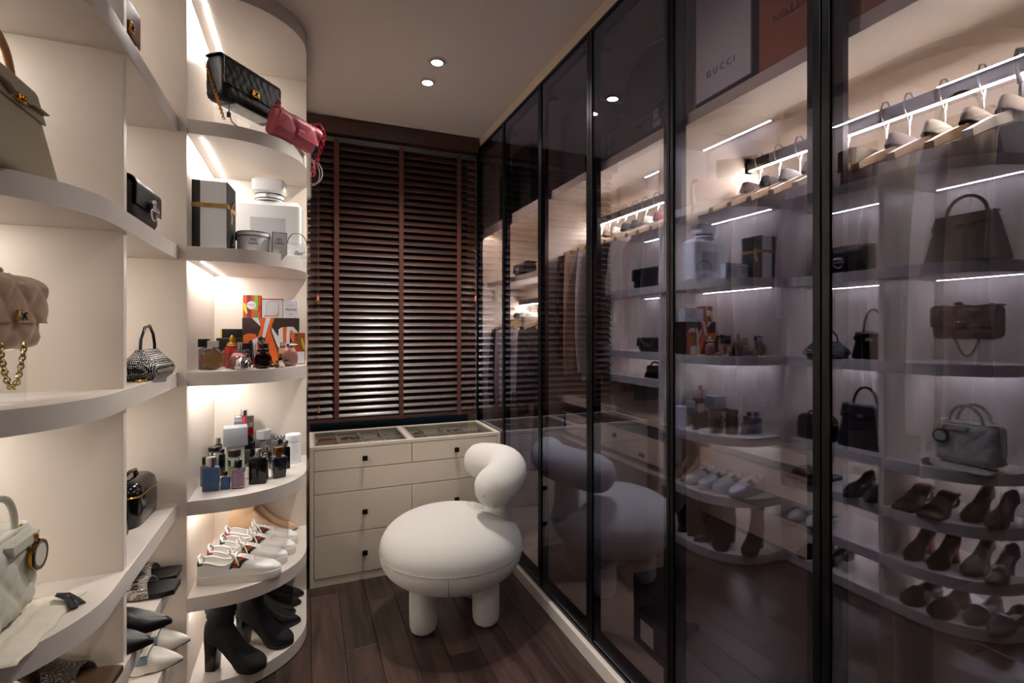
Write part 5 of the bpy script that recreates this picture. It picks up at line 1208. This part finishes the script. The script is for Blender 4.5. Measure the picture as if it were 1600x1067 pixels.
items_c = [
    (1.095, 'top', 'maroon top first after the partition on the near rail', FAB('maroon', '#3a1c22'), 1.15, 'shirt', .4, 0),
    (1.03, 'jacket', 'black jacket second after the partition on the near rail', FAB('black', '#141318'), 1.1, 'shirt', .5, 0),
    (.965, 'shirt', 'light grey collared overshirt on the near rail', FAB('lightgrey', '#8b8a8e'), .97, 'shirt', .5, 0),
    (.745, 'trousers', 'cream trousers hanging down to the wardrobe floor', FAB('cream', '#c2bbb0'), .17, 'trousers', 0, 0),
    (.835, 'dress', 'lilac grey tunic dress beside the cream trousers', FAB('lilac', '#8d8590'), .93, 'dress', .3, 0),
    (.90, 'shirt', 'brown grey shirt in the middle of the near rail', FAB('browngrey', '#5f5854'), 1.0, 'shirt', .5, 0),
    (.697, 'shirt', 'dusty mauve shirt in the middle of the near rail', FAB('mauve', '#75676c'), .98, 'shirt', .5, 0),
    (.63, 'coat', 'long cream wool coat on the near rail', FAB('creamwool', '#b9b2a4'), .66, 'coat', .56, 0),
    (.565, 'sweater', 'white hooded sweater with folded collar on the near rail', FAB('white', '#d6d4d2'), .92, 'shirt', .52, 0),
    (.508, 'sweater', 'sand coloured knit on a black and white hanger', FAB('sand', '#8f8272'), .98, 'shirt', .5, 1),
    (.43, 'coat', 'grey coat on the last black and white hanger', FAB('grey', '#6a6a6e'), .80, 'coat', .54, 1)]
for y, n, lab, m, zb, k, sl, dk in items_c:
    garment(n, lab, y, m, zb=zb, kind=k, sl=sl, coll_m=mat('collar_' + n, '#8f8578', .8) if 'hooded' in lab else None)
    hanger(1.245, y, ROD, (mat('two_tone_hanger', '#d5cdc2', .4) if dk else HWOOD), ('two tone hanger carrying the ' if dk else 'wooden hanger carrying the ') + ' '.join(lab.split()[:4]), dark=bool(dk))
for y, n, lab, m, zb, k, sl in ((2.83, 'jacket', 'dark brown jacket on the far low rail', FAB('darkbrown', '#2a201c'), .80, 'shirt', .45), (2.74, 'cardigan', 'light grey cardigan with dark hem on the far low rail', FAB('greyknit', '#aeaaa6'), .80, 'shirt', .42), (2.64, 'cardigan', 'white knit cardigan on the far low rail', FAB('white', '#d6d4d2'), .84, 'shirt', .42),
                                (2.54, 'trousers', 'pale beige trousers on the far low rail', FAB('palebeige', '#b9ab98'), .33, 'trousers', 0), (2.40, 'shirt', 'dark olive shirt on the far low rail', FAB('olive', '#3a3628'), .8, 'shirt', .45), (2.25, 'dress', 'dark wine dress nearest the partition on the far low rail', FAB('wine', '#32181c'), .5, 'dress', .2)):
    garment(n, lab, y, m, zr=1.37, zb=zb, kind=k, sl=sl); hanger(1.245, y, 1.375, HWOOD, 'wooden hanger carrying the ' + ' '.join(lab.split()[:4]))
# boxes and luggage on the top shelf
z = 1.816
DK = mat('charcoal_card', '#2b2a2c', .55); DK2 = mat('brown_black_card', '#231f1d', .6)
def px_box(name, label, u0, v0, u1, v1, xf, depth, h, m, lid=.04, cat='box'):
    y0_, y1_ = y_at(u1, xf), y_at(u0, xf); return carton(name, label, (xf + depth / 2, (y0_ + y1_) / 2, z), PI / 2 * -1, abs(y1_ - y0_), depth, h, m, lid, None, cat), abs(y1_ - y0_)
carton('storage_box', 'tall brown black storage box next to the blind', (1.25, 2.77, z), -PI / 2, .2, .3, .32, DK2, .06)
carton('storage_box', 'large dark storage box on the far top shelf', (1.22, 2.44, z), -PI / 2, .24, .34, .345, DK, .06)
carton('storage_box', 'dark upright storage box behind the third door', (1.20, 1.86, z), -PI / 2, .2, .32, .33, DK, .06)
carton('storage_box', 'flat dark box lying beside the upright storage box', (1.2, 2.12, z), -PI / 2, .14, .3, .16, DK2, .04)
# dark trunk with latches and a round duffel on it
t = thing('trunk', 'dark trunk case with metal latches on the middle top shelf', 'suitcase', (1.20, 1.42, z), -PI / 2); TR = mat('trunk_leather', '#242021', .45, bump=.1)
obj('case_body', box(nb(), -.215, .215, -.17, .17, 0, .075, .008), TR, t); obj('lid', box(nb(), -.217, .217, -.172, .172, .077, .115, .008), TR, t)
for q in (-.13, .13):
    l_ = obj('latch', box(nb(), q - .014, q + .014, -.180, -.170, .055, .10, .002), STEEL, t); obj('latch_plate', box(nb(), q - .02, q + .02, -.176, -.170, .03, .05, .001), STEEL, t)
obj('handle', tube(nb(), [(-.05, -.172, .06), (-.045, -.19, .056), (.045, -.19, .056), (.05, -.172, .06)], .006, 7), TR, t)
t = thing('duffel_bag', 'large black round shouldered bag with loop handle on the trunk', 'bag', (1.19, 1.385, z + .1155), -PI / 2); DF = mat('black_nylon', '#17151a', .6, bump=.15, bscale=120)
bm = nb(); loft_z(bm, [(0, .36, .24, .05), (.02, .39, .27, .07), (.12, .38, .27, .08), (.20, .33, .24, .09), (.255, .24, .18, .08), (.28, .12, .09, .04)], 6); obj('body', bm, DF, t, ang=1.4)
obj('handle', tube(nb(), arc((.0, 0, .275), .055, .07, 0, PI, 16), .009, 8, flat=.6), DF, t, ang=1)
obj('strap', tube(nb(), [(.185, -.05, .10), (.205, -.13, .05), (.19, -.165, .0), (.1, -.178, -.03), (0, -.18, -.02), (-.1, -.165, .03), (-.17, -.10, .10)], .010, 8, flat=.4), DF, t, ang=1)
obj('zip', tube(nb(), [(-.16, -.10, .215), (0, -.125, .225), (.16, -.10, .215)], .003, 5), STEEL, t)
# lettered boxes
y0_, y1_ = .906, 1.092
t = carton('shop_box', 'white lettered box with black edge leaning upright on the top shelf', (1.08, (y0_ + y1_) / 2, z), -PI / 2, y1_ - y0_, .16, .30, WHT)
obj('black_edge', box(nb(), .0935, .098, -.081, .08, 0, .301), INK, t); obj('black_edge', box(nb(), -.0935, .0935, -.0805, -.079, 0, .011), INK, t)
text('GUCCI', .024, INK, t, (-.004, -.0806, .072), font_space=1.5)
t = carton('shop_box', 'orange box with upside down lettering on the top shelf', (1.09, .735, z), -PI / 2, .30, .18, .32, mat('orange_box', '#b0623c', .5), .06)
text('LOUIS VUITTON', .0235, mat('brown_ink', '#2a1a14', .6), t, (-.012, -.0904, .105), (PI / 2, PI, 0), font_space=1.15)
carton('storage_box', 'wine red box at the near end of the top shelf', (1.14, .42, z), -PI / 2, .2, .24, .26, mat('wine_card', '#3c1c1e', .6), .05)
# on the low shelf and floor
t = carton('tote_box', 'black speaker shaped case with white label on the wardrobe floor', (1.19, 1.42, .0855), -PI / 2, .17, .2, .24, mat('black_case', '#141416', .5), .05)
flat('label', [(-.04, .03), (.03, .03), (.03, .10), (-.04, .10)], -.1015, WHT, t)
flap_bag('flap_handbag', 'black camera shaped bag on the small far shelf', (1.15, 2.60, 1.4905), math.radians(-92), .16, .08, .09, BLK, STEEL, .0, .03, False, .6)
